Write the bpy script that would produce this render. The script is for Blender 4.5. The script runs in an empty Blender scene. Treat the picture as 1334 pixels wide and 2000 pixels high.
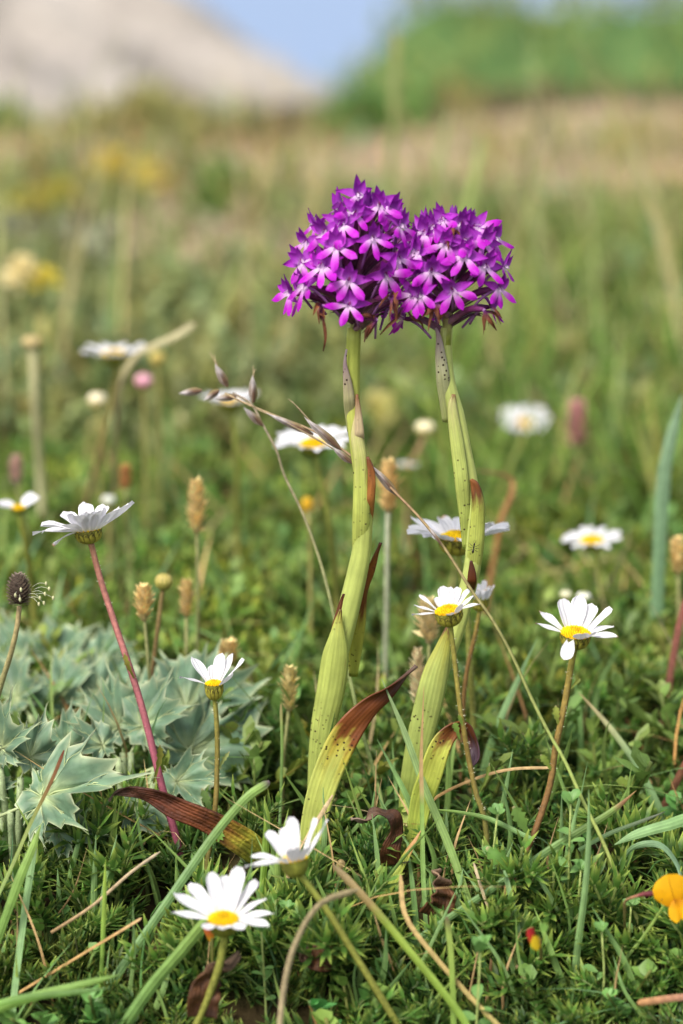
import bpy, math, random
import numpy as np
from mathutils import Matrix, Vector

rng = np.random.default_rng(11)
random.seed(11)
SC = bpy.context.scene
COL = SC.collection
R = math.radians

# ------------------------------------------------------------------ camera
PITCH = R(12.6)
DIST = 0.89
CAM = np.array([0.0, -DIST * math.cos(PITCH), 0.32])
FWD = np.array([0.0, math.cos(PITCH), -math.sin(PITCH)])
UPV = np.array([0.0, math.sin(PITCH), math.cos(PITCH)])
LENS, SENS = 90.0, 36.0
cam = bpy.data.cameras.new('camera')
cam.sensor_fit = 'VERTICAL'
cam.sensor_height = SENS
cam.sensor_width = 24.0
cam.lens = LENS
cam.clip_start = 0.01
cam.clip_end = 8000
cam.dof.use_dof = True
cam.dof.focus_distance = 0.885
cam.dof.aperture_fstop = 6.2
cam.dof.aperture_blades = 0
camo = bpy.data.objects.new('camera', cam)
COL.objects.link(camo)
camo.location = CAM
camo.rotation_euler = (R(90) - PITCH, 0, 0)
SC.camera = camo

# ------------------------------------------------------------------ light (bright, softly veiled sky)
SUN_EL, SUN_AZ = R(52), R(215)           # azimuth clockwise from +Y
w = bpy.data.worlds.new('World')
SC.world = w
w.use_nodes = True
nt = w.node_tree
nt.nodes.clear()
sky = nt.nodes.new('ShaderNodeTexSky')
sky.sky_type = 'NISHITA'
sky.sun_disc = False
sky.sun_elevation = SUN_EL
sky.sun_rotation = SUN_AZ
sky.dust_density = 3.0
sky.air_density = 1.0
hs = nt.nodes.new('ShaderNodeHueSaturation')
hs.inputs['Saturation'].default_value = 0.5
bg = nt.nodes.new('ShaderNodeBackground')
bg.inputs['Strength'].default_value = 0.12
wo = nt.nodes.new('ShaderNodeOutputWorld')
nt.links.new(sky.outputs[0], hs.inputs['Color'])
nt.links.new(hs.outputs[0], bg.inputs[0])
nt.links.new(bg.outputs[0], wo.inputs[0])
sun = bpy.data.lights.new('sun', 'SUN')
sun.energy = 2.0
sun.angle = R(22)
sun.color = (1.0, 0.95, 0.88)
suno = bpy.data.objects.new('sun', sun)
COL.objects.link(suno)
sd = Vector((math.sin(SUN_AZ) * math.cos(SUN_EL), math.cos(SUN_AZ) * math.cos(SUN_EL), math.sin(SUN_EL)))
suno.rotation_euler = sd.to_track_quat('Z', 'Y').to_euler()
suno.location = (0, 0, 5)
SC.view_settings.view_transform = 'Standard'
SC.view_settings.look = 'None'
SC.view_settings.exposure = 0.82
SC.view_settings.gamma = 1.0
SC.cycles.use_denoising = True
SC.cycles.max_bounces = 6
SC.cycles.diffuse_bounces = 3
SC.cycles.transmission_bounces = 4
SC.cycles.glossy_bounces = 2
SC.cycles.caustics_reflective = False
SC.cycles.caustics_refractive = False

# ------------------------------------------------------------------ helpers
def H(h, k=1.0):
    h = h.lstrip('#')
    o = []
    for i in (0, 2, 4):
        v = int(h[i:i + 2], 16) / 255.0
        o.append((v / 12.92 if v <= 0.04045 else ((v + 0.055) / 1.055) ** 2.4) * k)
    return np.array(o)

def ray(px, py):
    k = SENS / LENS / 2000.0
    return FWD + np.array([1.0, 0, 0]) * ((px - 667) * k) + UPV * ((1000 - py) * k)

def FY(Y):                                 # the turf falls away towards the viewer, so near depths are packed closer
    return Y if Y > -.03 else -.03 + (Y + .03) * .68

def P(px, py, Y=0.0):                      # the point of the upright plane at depth Y seen at a pixel
    d = ray(px, py); Y = FY(Y)
    return CAM + d * ((Y - CAM[1]) / d[1])

def G(px, py, z=0.0):                      # the point of the ground seen at a pixel
    d = ray(px, py)
    t = (z - CAM[2]) / d[2]
    for _ in range(30):
        p = CAM + d * t
        t += .6 * (float(gh(p[0], p[1])) + z - p[2]) / d[2]
    return CAM + d * t

def S(Y=0.0):                              # metres for one photograph pixel at depth Y
    Y = FY(Y)
    return (Y - CAM[1]) / math.cos(PITCH) * SENS / LENS / 2000.0

def smooth01(a, b, x):
    t = np.clip((np.asarray(x, float) - a) / (b - a), 0, 1)
    return t * t * (3 - 2 * t)

def gh(x, y):                              # terrain height
    x = np.asarray(x, float); y = np.asarray(y, float)
    near = 0.004 * np.sin(x * 23 + 1.3) * np.cos(y * 19) + 0.003 * np.sin(x * 41 - y * 37)
    yy = y + .012
    z = near - .5 * (np.sqrt(yy * yy + .0006) - yy) * .5
    z = z + 0.03 * smooth01(1.2, 2.6, y) * np.sin(x * 1.7 + 0.6) * np.cos(y * 1.1)
    edge = 5.3 + 0.5 * np.sin(x * 0.9 + 1.0) + 3.5 * smooth01(0.0, 1.6, x) + 3.0 * smooth01(-0.7, -2.2, x)
    z = z - 0.10 * smooth01(2.6, 5.5, y)
    z = z - 3.0 * smooth01(edge, edge + 3.0, y) - 9.0 * smooth01(edge + 2.5, edge + 9.0, y)
    return z

def nrmz(v):
    v = np.asarray(v, float)
    return v / np.maximum(np.linalg.norm(v, axis=-1, keepdims=True), 1e-12)

def spline(pts, n):                        # Catmull-Rom through pts (rows of any width)
    p = np.asarray(pts, float)
    if len(p) == 2:
        t = np.linspace(0, 1, n)[:, None]
        return p[0] * (1 - t) + p[1] * t
    q = np.vstack([2 * p[0] - p[1], p, 2 * p[-1] - p[-2]])
    m = len(p) - 1
    u = np.linspace(0, m, n)
    i = np.minimum(u.astype(int), m - 1)
    t = (u - i)[:, None]
    a, b, c, d = q[i], q[i + 1], q[i + 2], q[i + 3]
    return 0.5 * (2 * b + (c - a) * t + (2 * a - 5 * b + 4 * c - d) * t ** 2 + (3 * b - a - 3 * c + d) * t ** 3)

def frames(pts):
    t = np.gradient(pts, axis=0)
    return nrmz(t)

def colgrad(stops, t):                     # stops [(t, rgb)...]
    ts = [s[0] for s in stops]
    cs = np.array([s[1] for s in stops])
    t = np.asarray(t, float)
    return np.stack([np.interp(t, ts, cs[:, k]) for k in range(3)], -1)

class MB:                                  # collects quads with a colour and (u, v) for every corner point
    def __init__(s):
        s.v, s.f, s.c, s.u, s.n = [], [], [], [], 0
    def add(s, v, f, c, u=None):
        v = np.asarray(v, float).reshape(-1, 3)
        c = np.asarray(c, float)
        if c.ndim == 1: c = np.repeat(c[None], len(v), 0)
        if u is None: u = np.zeros((len(v), 2))
        s.v.append(v); s.f.append(np.asarray(f, int).reshape(-1, 4) + s.n)
        s.c.append(c.reshape(-1, 3)); s.u.append(np.asarray(u, float).reshape(-1, 2)); s.n += len(v)
        return s
    def arrays(s):
        return np.vstack(s.v), np.vstack(s.f), np.vstack(s.c), np.vstack(s.u)
    def ribbon(s, pts, width, nrm, col, m=3, cup=0.0, wav=None, pw=2):
        pts = np.asarray(pts, float); n = len(pts)
        t = frames(pts)
        nr = np.asarray(nrm, float)
        if nr.ndim == 1: nr = np.repeat(nr[None], n, 0)
        side = nrmz(np.cross(t, nr)); nr = nrmz(np.cross(side, t))
        wd = np.broadcast_to(np.asarray(width, float), (n,))
        cp = np.broadcast_to(np.asarray(cup, float), (n,))
        x = np.linspace(-1, 1, m)
        v = pts[:, None] + side[:, None] * (x[None, :, None] * wd[:, None, None] * 0.5)
        v = v + nr[:, None] * (((np.abs(x) ** pw)[None, :] * cp[:, None] * wd[:, None] * 0.5)[..., None])
        if wav is not None: v = v + nr[:, None] * wav[..., None]
        c = np.asarray(col, float)
        if c.ndim == 1: c = np.broadcast_to(c, (n, m, 3))
        elif c.ndim == 2: c = np.broadcast_to(c[:, None], (n, m, 3))
        u = np.stack(np.broadcast_arrays(x[None, :] * 0.5 + 0.5, np.linspace(0, 1, n)[:, None]), -1)
        return s.add(v, grid(n, m), c.reshape(-1, 3), u.reshape(-1, 2))
    def tube(s, pts, rad, col, k=8, flat=1.0, ridge=0.0, cap=True):
        pts = np.asarray(pts, float); n = len(pts)
        rad = np.broadcast_to(np.asarray(rad, float), (n,)).copy()
        if np.asarray(col).ndim == 2: col = np.asarray(col)
        if cap:
            pts = np.vstack([pts[:1], pts, pts[-1:]]); rad = np.r_[1e-6, rad, 1e-6]
            if np.asarray(col).ndim == 2: col = np.vstack([col[:1], col, col[-1:]])
            t = frames(pts[1:-1]); t = np.vstack([t[:1], t, t[-1:]]); n += 2
        else:
            t = frames(pts)
        ref = np.array([0, 1.0, 0.0]) if abs(t[:, 1]).max() < 0.9 else np.array([1.0, 0, 0])
        if abs((t @ ref)).max() > 0.95: ref = np.array([0, 0, 1.0])
        a = nrmz(np.cross(t, ref)); b = np.cross(a, t)
        th = np.arange(k) * 2 * math.pi / k
        rr = 1 + ridge * np.cos(th * max(2, k // 2))
        v = pts[:, None] + rad[:, None, None] * rr[None, :, None] * (np.cos(th)[None, :, None] * a[:, None] + flat * np.sin(th)[None, :, None] * b[:, None])
        c = np.asarray(col, float)
        if c.ndim == 2: c = np.broadcast_to(c[:, None], (n, k, 3)).reshape(-1, 3)
        u = np.stack(np.broadcast_arrays((th / (2 * math.pi))[None, :], np.linspace(0, 1, n)[:, None]), -1)
        return s.add(v, ring(n, k), c, u.reshape(-1, 2))
    def ball(s, c0, r, col, k=8, n=6, axis=None):
        ph = np.linspace(0.02, math.pi - 0.02, n)
        th = np.arange(k) * 2 * math.pi / k
        d = np.stack([np.sin(ph)[:, None] * np.cos(th)[None], np.sin(ph)[:, None] * np.sin(th)[None], np.repeat(-np.cos(ph)[:, None], k, 1)], -1)
        v = d * np.asarray(r, float)
        if axis is not None: v = v @ basis(axis).T
        return s.add(v + np.asarray(c0, float), ring(n, k), col)
    def build(s, name, mat, parent=None, base=None, smooth=True, **kw):
        v, f, c, u = s.arrays()
        if base is None:
            base = np.array(root_of(parent).location) if parent is not None else np.zeros(3)
        me = make_mesh(name, v - base, f, c, u, mat, smooth)
        o = bpy.data.objects.new(name, me)
        COL.objects.link(o)
        if parent is not None: o.parent = parent
        else: o.location = base
        tag(o, **kw)
        return o

def root_of(o):
    while o.parent is not None: o = o.parent
    return o

def grid(n, m):
    i = np.arange(n - 1)[:, None] * m + np.arange(m - 1)[None]
    i = i.ravel()
    return np.stack([i, i + 1, i + m + 1, i + m], 1)

def ring(n, k):
    i = np.arange(n - 1)[:, None] * k
    j = np.arange(k)[None]; j2 = (j + 1) % k
    return np.stack([(i + j).ravel(), (i + j2).ravel(), (i + k + j2).ravel(), (i + k + j).ravel()], 1)

def basis(axis, ref=(0, 1, 0)):            # columns x, y, z with z along axis
    z = nrmz(axis); r = np.asarray(ref, float)
    if abs(z @ r) > 0.95: r = np.array([1.0, 0, 0])
    x = nrmz(np.cross(r, z)); y = np.cross(z, x)
    return np.stack([x, y, z], 1)

def make_mesh(name, v, f, c, u, mat, smooth=True):
    me = bpy.data.meshes.new(name)
    nf = len(f)
    me.vertices.add(len(v)); me.vertices.foreach_set('co', np.ascontiguousarray(v, np.float32).ravel())
    me.loops.add(nf * 4); me.loops.foreach_set('vertex_index', np.ascontiguousarray(f, np.int32).ravel())
    me.polygons.add(nf)
    me.polygons.foreach_set('loop_start', np.arange(0, nf * 4, 4, dtype=np.int32))
    me.polygons.foreach_set('loop_total', np.full(nf, 4, np.int32))
    if smooth: me.polygons.foreach_set('use_smooth', np.ones(nf, bool))
    me.update(calc_edges=True)
    a = me.attributes.new('col', 'FLOAT_COLOR', 'POINT')
    a.data.foreach_set('color', np.hstack([np.clip(c, 0, 1), np.ones((len(c), 1))]).astype(np.float32).ravel())
    b = me.attributes.new('st', 'FLOAT2', 'POINT')
    b.data.foreach_set('vector', np.ascontiguousarray(u, np.float32).ravel())
    me.materials.append(mat)
    return me

def tag(o, label=None, cat=None, group=None, kind=None):
    if label: o['label'] = label
    if cat: o['category'] = cat
    if group: o['group'] = group
    if kind: o['kind'] = kind
    return o

def thing(name, base, label, cat, group=None):
    o = bpy.data.objects.new(name, None)
    COL.objects.link(o)
    o.empty_display_size = 0.01
    o.location = base
    return tag(o, label, cat, group)

def place(name, mesh, parent, mat4, base):
    o = bpy.data.objects.new(name, mesh)
    COL.objects.link(o)
    o.parent = parent
    m = np.eye(4); m[:3, :3] = mat4[:3, :3]; m[:3, 3] = mat4[:3, 3] - base
    o.matrix_basis = Matrix(m.tolist())
    return o

# ------------------------------------------------------------------ materials
def mat(name, rough=0.55, trans=0.25, spec=0.35, noise=400.0, namt=0.25, bump=0.0, bscale=900.0, veins=0.0, vbump=0.0, vfreq=10.0, spots=None, sheen=0.0, sat=1.0, streak=0.0, sfreq=(14, 2.5), scol=None):
    m = bpy.data.materials.new(name)
    m.use_nodes = True
    t = m.node_tree; t.nodes.clear(); L = t.links.new; N = t.nodes.new
    out = N('ShaderNodeOutputMaterial')
    at = N('ShaderNodeAttribute'); at.attribute_name = 'col'
    tc = N('ShaderNodeTexCoord')
    nz = N('ShaderNodeTexNoise'); nz.inputs['Scale'].default_value = noise; nz.inputs['Detail'].default_value = 4
    L(tc.outputs['Object'], nz.inputs['Vector'])
    mr = N('ShaderNodeMapRange')
    mr.inputs['From Min'].default_value = 0.3; mr.inputs['From Max'].default_value = 0.7
    mr.inputs['To Min'].default_value = 1 - namt; mr.inputs['To Max'].default_value = 1 + namt
    L(nz.outputs['Fac'], mr.inputs['Value'])
    oi = N('ShaderNodeObjectInfo')
    mo = N('ShaderNodeMapRange'); mo.inputs['To Min'].default_value = 0.9; mo.inputs['To Max'].default_value = 1.1
    L(oi.outputs['Random'], mo.inputs['Value'])
    mm = N('ShaderNodeMath'); mm.operation = 'MULTIPLY'
    L(mr.outputs[0], mm.inputs[0]); L(mo.outputs[0], mm.inputs[1])
    hv = N('ShaderNodeHueSaturation'); hv.inputs['Saturation'].default_value = sat
    L(at.outputs['Color'], hv.inputs['Color']); L(mm.outputs[0], hv.inputs['Value'])
    colr = hv.outputs['Color']
    height = None
    if veins or vbump:
        st = N('ShaderNodeAttribute'); st.attribute_name = 'st'
        sx = N('ShaderNodeSeparateXYZ'); L(st.outputs['Vector'], sx.inputs[0])
        mu = N('ShaderNodeMath'); mu.operation = 'MULTIPLY'; mu.inputs[1].default_value = vfreq * 2 * math.pi
        L(sx.outputs['X'], mu.inputs[0])
        sn = N('ShaderNodeMath'); sn.operation = 'SINE'; L(mu.outputs[0], sn.inputs[0])
        v1 = N('ShaderNodeMapRange'); v1.inputs['From Min'].default_value = -1
        v1.inputs['To Min'].default_value = 1 - veins; v1.inputs['To Max'].default_value = 1 + veins * 0.5
        L(sn.outputs[0], v1.inputs['Value'])
        h2 = N('ShaderNodeHueSaturation'); L(colr, h2.inputs['Color']); L(v1.outputs[0], h2.inputs['Value'])
        colr = h2.outputs['Color']
        height = sn.outputs[0]
    if spots is not None:
        vo = N('ShaderNodeTexVoronoi'); vo.inputs['Scale'].default_value = spots[0]; vo.inputs['Randomness'].default_value = 1.0
        L(tc.outputs['Object'], vo.inputs['Vector'])
        lt = N('ShaderNodeMapRange'); lt.inputs['From Min'].default_value = spots[1]; lt.inputs['From Max'].default_value = spots[1] * 1.5
        lt.inputs['To Min'].default_value = 1.0; lt.inputs['To Max'].default_value = 0.0
        L(vo.outputs['Distance'], lt.inputs['Value'])
        n2 = N('ShaderNodeTexNoise'); n2.inputs['Scale'].default_value = 60
        L(tc.outputs['Object'], n2.inputs['Vector'])
        g2 = N('ShaderNodeMapRange'); g2.inputs['From Min'].default_value = 0.46; g2.inputs['From Max'].default_value = 0.6
        L(n2.outputs['Fac'], g2.inputs['Value'])
        mul = N('ShaderNodeMath'); mul.operation = 'MULTIPLY'; L(lt.outputs[0], mul.inputs[0]); L(g2.outputs[0], mul.inputs[1])
        mx = N('ShaderNodeMix'); mx.data_type = 'RGBA'
        L(mul.outputs[0], mx.inputs['Factor']); L(colr, mx.inputs['A']); mx.inputs['B'].default_value = (*spots[2], 1)
        colr = mx.outputs['Result']
    if streak:
        s2 = N('ShaderNodeAttribute'); s2.attribute_name = 'st'
        mp = N('ShaderNodeMapping'); mp.inputs['Scale'].default_value = (sfreq[0], sfreq[1], 1)
        L(s2.outputs['Vector'], mp.inputs['Vector'])
        av = N('ShaderNodeVectorMath'); av.operation = 'ADD'
        sc3 = N('ShaderNodeVectorMath'); sc3.operation = 'SCALE'; sc3.inputs['Scale'].default_value = 57.0
        cmb = N('ShaderNodeCombineXYZ'); L(oi.outputs['Random'], cmb.inputs[2])
        L(cmb.outputs[0], sc3.inputs[0]); L(mp.outputs[0], av.inputs[0]); L(sc3.outputs[0], av.inputs[1])
        ns = N('ShaderNodeTexNoise'); ns.inputs['Scale'].default_value = 1.0; ns.inputs['Detail'].default_value = 5; ns.inputs['Roughness'].default_value = .65
        L(av.outputs[0], ns.inputs['Vector'])
        ms1 = N('ShaderNodeMapRange'); ms1.inputs['From Min'].default_value = .3; ms1.inputs['From Max'].default_value = .7
        ms1.inputs['To Min'].default_value = 1 - streak; ms1.inputs['To Max'].default_value = 1 + streak
        L(ns.outputs['Fac'], ms1.inputs['Value'])
        h3 = N('ShaderNodeHueSaturation'); L(colr, h3.inputs['Color']); L(ms1.outputs[0], h3.inputs['Value']); colr = h3.outputs['Color']
        if scol is not None:
            ms2 = N('ShaderNodeMapRange'); ms2.inputs['From Min'].default_value = .63; ms2.inputs['From Max'].default_value = .72
            L(ns.outputs['Fac'], ms2.inputs['Value'])
            mx2 = N('ShaderNodeMix'); mx2.data_type = 'RGBA'
            L(ms2.outputs[0], mx2.inputs['Factor']); L(colr, mx2.inputs['A']); mx2.inputs['B'].default_value = (*scol, 1); colr = mx2.outputs['Result']
    bs = N('ShaderNodeBsdfPrincipled')
    bs.inputs['Roughness'].default_value = rough
    bs.inputs['Specular IOR Level'].default_value = spec
    if sheen:
        bs.inputs['Sheen Weight'].default_value = sheen
        bs.inputs['Sheen Roughness'].default_value = 0.5
    L(colr, bs.inputs['Base Color'])
    nrm = None
    if bump:
        nb = N('ShaderNodeTexNoise'); nb.inputs['Scale'].default_value = bscale; nb.inputs['Detail'].default_value = 5
        L(tc.outputs['Object'], nb.inputs['Vector'])
        bp = N('ShaderNodeBump'); bp.inputs['Strength'].default_value = bump; bp.inputs['Distance'].default_value = 0.0006
        L(nb.outputs['Fac'], bp.inputs['Height']); nrm = bp.outputs['Normal']
    if vbump:
        b2 = N('ShaderNodeBump'); b2.inputs['Strength'].default_value = vbump; b2.inputs['Distance'].default_value = 0.0003
        L(height, b2.inputs['Height'])
        if nrm is not None: L(nrm, b2.inputs['Normal'])
        nrm = b2.outputs['Normal']
    if nrm is not None: L(nrm, bs.inputs['Normal'])
    sh = bs.outputs[0]
    if trans:
        tr = N('ShaderNodeBsdfTranslucent'); L(colr, tr.inputs['Color'])
        ms = N('ShaderNodeMixShader'); ms.inputs[0].default_value = trans
        L(bs.outputs[0], ms.inputs[1]); L(tr.outputs[0], ms.inputs[2]); sh = ms.outputs[0]
    L(sh, out.inputs['Surface'])
    return m

M_LEAF = mat('leaf_green', 0.5, 0.28, 0.4, 300, 0.2)
M_GRASS = mat('grass_blade', 0.5, 0.3, 0.35, 250, 0.16, veins=0.1, vbump=0.2, vfreq=3, streak=.18, sfreq=(4, 2.5))
M_STRAW = mat('dry_straw', 0.75, 0.12, 0.2, 500, 0.25, veins=0.12, vfreq=3)
M_STEM = mat('herb_stem', 0.6, 0.0, 0.3, 700, 0.25, bump=0.35, bscale=1800, streak=.25, sfreq=(4, 10))
M_ORCSTEM = mat('orchid_stem', 0.45, 0.12, 0.35, 160, 0.1, veins=0.04, vbump=0.15, vfreq=9, bump=.12, bscale=1200, streak=.16, sfreq=(10, 9), scol=(.16, .10, .035))
M_ORCLEAF = mat('orchid_leaf', 0.42, 0.22, 0.4, 160, 0.12, veins=0.045, vbump=0.12, vfreq=6.5, spots=(560, 0.17, (0.045, 0.022, 0.008)), bump=.12, bscale=1200, streak=.2, sfreq=(9, 3.0), scol=(.20, .13, .04))
M_BROWN = mat('withered_leaf', 0.62, 0.08, 0.35, 220, 0.55, bump=0.9, bscale=700, veins=0.05, vbump=0.3, vfreq=7, streak=.45, sfreq=(9, 4))
M_MAGENTA = mat('magenta_petal', 0.5, 0.3, 0.25, 500, 0.14, veins=0.07, vfreq=6)
M_OVARY = mat('purple_ovary', 0.5, 0.05, 0.35, 500, 0.25, veins=0.15, vfreq=3)
M_WHITE = mat('white_petal', 0.55, 0.3, 0.25, 300, 0.03, veins=0.03, vbump=0.45, vfreq=3, streak=.04, sfreq=(8, 2))
M_DISC = mat('yellow_disc', 0.7, 0.05, 0.2, 1500, 0.18)
M_BRACT = mat('daisy_bract', 0.6, 0.05, 0.3, 900, 0.25)
M_TAN = mat('seed_head', 0.8, 0.12, 0.15, 900, 0.22)
M_HOLLY = mat('sea_holly_leaf', 0.5, 0.1, 0.4, 150, 0.28, bump=0.4, bscale=260)
M_YELLOW = mat('yellow_petal', 0.5, 0.25, 0.25, 300, 0.08)
M_ANT = mat('ant_black', 0.3, 0.0, 0.5, 900, 0.1)

def mat_ground(name, c1, c2, c3, scale, bump=0.6, bscale=60):
    m = bpy.data.materials.new(name); m.use_nodes = True
    t = m.node_tree; t.nodes.clear(); L = t.links.new; N = t.nodes.new
    out = N('ShaderNodeOutputMaterial'); bs = N('ShaderNodeBsdfPrincipled'); bs.inputs['Roughness'].default_value = 0.9
    bs.inputs['Specular IOR Level'].default_value = 0.15
    tc = N('ShaderNodeTexCoord')
    n1 = N('ShaderNodeTexNoise'); n1.inputs['Scale'].default_value = scale; n1.inputs['Detail'].default_value = 6; n1.inputs['Roughness'].default_value = 0.65
    L(tc.outputs['Object'], n1.inputs['Vector'])
    cr = N('ShaderNodeValToRGB'); e = cr.color_ramp.elements
    e[0].position = 0.34; e[0].color = (*c1, 1); e[1].position = 0.68; e[1].color = (*c3, 1)
    k = e.new(0.5); k.color = (*c2, 1)
    L(n1.outputs['Fac'], cr.inputs[0]); L(cr.outputs[0], bs.inputs['Base Color'])
    n2 = N('ShaderNodeTexNoise'); n2.inputs['Scale'].default_value = bscale; n2.inputs['Detail'].default_value = 8
    L(tc.outputs['Object'], n2.inputs['Vector'])
    bp = N('ShaderNodeBump'); bp.inputs['Strength'].default_value = bump; bp.inputs['Distance'].default_value = 0.6 / bscale
    L(n2.outputs['Fac'], bp.inputs['Height']); L(bp.outputs[0], bs.inputs['Normal'])
    L(bs.outputs[0], out.inputs['Surface'])
    return m

M_SOIL = mat_ground('soil_and_litter', H('2a2318'), H('433822'), H('5c5c34'), 9.0, 0.8, 160)
M_PATH = mat_ground('bare_earth', H('8c7660'), H('a08a70'), H('b4a088'), 2.2, 0.6, 50)
M_ROCK = mat_ground('pale_rock', H('948b82'), H('afa69c'), H('c4bbb0'), 1.6, 0.9, 7)
M_HILL = mat_ground('hill_turf', H('3c5830'), H('52703c'), H('6f8650'), 5.0, 0.8, 40)
M_SEA = bpy.data.materials.new('sea_water'); M_SEA.use_nodes = True
_b = M_SEA.node_tree.nodes['Principled BSDF']
_b.inputs['Base Color'].default_value = (0.23, 0.32, 0.48, 1)
_b.inputs['Roughness'].default_value = 0.45
_n = M_SEA.node_tree.nodes.new('ShaderNodeTexNoise'); _n.inputs['Scale'].default_value = 0.4; _n.inputs['Detail'].default_value = 6
_tc = M_SEA.node_tree.nodes.new('ShaderNodeTexCoord')
_bp = M_SEA.node_tree.nodes.new('ShaderNodeBump'); _bp.inputs['Strength'].default_value = 0.4; _bp.inputs['Distance'].default_value = 0.4
M_SEA.node_tree.links.new(_tc.outputs['Object'], _n.inputs['Vector'])
M_SEA.node_tree.links.new(_n.outputs['Fac'], _bp.inputs['Height'])
M_SEA.node_tree.links.new(_bp.outputs[0], _b.inputs['Normal'])

# ------------------------------------------------------------------ setting
def sheet(name, xs, ys, zf, m, **kw):
    X, Yv = np.meshgrid(xs, ys)
    Z = zf(X, Yv)
    b = MB()
    b.add(np.stack([X, Yv, Z], -1), grid(len(ys), len(xs)), H('808080'))
    return b.build(name, m, None, np.zeros(3), **kw)

xs = np.r_[np.linspace(-14, -1.6, 40), np.linspace(-1.5, 1.5, 130), np.linspace(1.6, 14, 40)]
ys = np.r_[np.linspace(-3, -0.5, 14), np.linspace(-0.45, 1.2, 90), np.linspace(1.25, 18, 150)]
sheet('ground', xs, ys, gh, M_SOIL, kind='structure')
sheet('sea', np.linspace(-4000, 4000, 5), np.linspace(6, 6000, 5), lambda a, b: a * 0 - 11.5, M_SEA, kind='structure')

def path_mesh():
    u = np.linspace(-6, 6, 160); v = np.linspace(0, 1, 14)
    U, V = np.meshgrid(u, v)
    cy = 2.85 + 0.75 * smooth01(-0.1, 0.7, U) + 0.18 * np.sin(U * 2.1) 
    wd = 1.1 + 0.25 * np.sin(U * 3.3 + 1) + 0.12 * np.sin(U * 9) + 1.2 * smooth01(-0.1, 0.6, U)
    Yp = cy + (V - 0.45) * wd * 1.25 + 0.05 * np.sin(U * 11) * (V - 0.5)
    Z = gh(U, Yp) + 0.006
    b = MB(); b.add(np.stack([U, Yp, Z], -1), grid(14, 160), H('808080'))
    return b.build('path', M_PATH, None, np.zeros(3), kind='structure')
path_mesh()

PATCH = np.array([-.14, 1.8, .17, .42])
def bare_patch():
    n, k = 8, 40
    a = np.arange(k) * 2 * math.pi / k
    b = MB(); c = PATCH[:2]
    r_ = np.linspace(.001, 1, n)[:, None] * (1 + .25 * np.sin(a * 3 + 1) + .12 * np.sin(a * 7))
    X, Yp = c[0] + PATCH[2] * r_ * np.cos(a), c[1] + PATCH[3] * r_ * np.sin(a)
    b.add(np.stack([X, Yp, gh(X, Yp) + .005], -1), ring(n, k), H('808080'))
    b.build('path', M_PATH, None, np.zeros(3), kind='structure')
bare_patch()

def vnoise(x, y, s=1.0, seed=0):
    a = np.sin(x * s * 1.7 + seed) * np.cos(y * s * 1.3 - seed * 0.7)
    b = np.sin(x * s * 3.1 - y * s * 2.3 + seed * 1.9) * 0.5
    c = np.sin(x * s * 6.7 + y * s * 5.9 + seed * 2.7) * 0.25
    d = np.sin(x * s * 13.1 - y * s * 11.3 + seed) * 0.12
    return (a + b + c + d) / 1.87

def rock_mesh():                           # pale outcrop at the cliff edge
    n, k = 60, 110
    th = np.linspace(0, 2 * math.pi, k, endpoint=False)
    ph = np.linspace(0.0, math.pi * 0.55, n)
    A, B = np.meshgrid(th, ph)
    r = 1 + 0.16 * vnoise(np.cos(A) * 3, B * 4 + np.sin(A) * 2, 1.0, 2.0) + 0.05 * vnoise(A * 4, B * 9, 1.3, 5.0)
    X = -3.17 + 2.65 * r * np.sin(B) * np.cos(A)
    Yr = 7.8 + 1.5 * r * np.sin(B) * np.sin(A)
    Z = -1.0 + 2.3 * r * np.cos(B)
    Z = np.round(Z * 7) / 7 * 0.35 + Z * 0.65
    X = X + .95 * np.clip(.32 - Z, 0, .6) * smooth01(-3.2, -1.5, X)
    b = MB(); b.add(np.stack([X, Yr, Z], -1), ring(n, k), H('808080'))
    return b.build('rock_outcrop', M_ROCK, None, np.array([-3.05, 7.8, -1.0]), smooth=False,
                   label='pale beige rock outcrop on the cliff edge behind the flowers', cat='rock')
rock_mesh()

def hill_h(x, y):
    e = smooth01(-0.26, 0.34, x - 0.02 * (y - 7)) * .9 + .1 * smooth01(.3, 2, x)
    f = np.exp(-((y - 7.2) / 1.3) ** 2)
    return -0.35 + (0.50 * e * f + 0.05 * vnoise(x, y, 2.0, 1.0) * f)
sheet('hill', np.linspace(-0.6, 9, 190), np.linspace(4.9, 10.5, 70), hill_h, M_HILL, kind='structure')

# ------------------------------------------------------------------ ground cover templates
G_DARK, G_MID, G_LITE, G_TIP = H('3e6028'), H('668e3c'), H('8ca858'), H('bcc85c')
G_BLUE, G_YEL = H('6d9468'), H('9aac4a')

def rdir(el_lo, el_hi, r=rng):
    a = r.uniform(0, 2 * math.pi); e = r.uniform(R(el_lo), R(el_hi))
    return np.array([math.cos(a) * math.cos(e), math.sin(a) * math.cos(e), math.sin(e)])

def needle(b, p, d, ln, wd, c0, c1, m=3, r=rng):
    d = nrmz(d)
    up = nrmz(np.array([0, 0, 1.0]) - d * d[2] + 0.25 * r.normal(size=3))
    t = np.array([0.0, 0.45, 1.0])[:, None]
    pts = p + d * ln * t + up * ln * 0.12 * t ** 2
    b.ribbon(pts, np.array([0.45, 1.0, 0.06]) * wd, up, colgrad([(0, c0), (0.7, c0), (1, c1)], t[:, 0]), m=m, cup=0.35)

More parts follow.
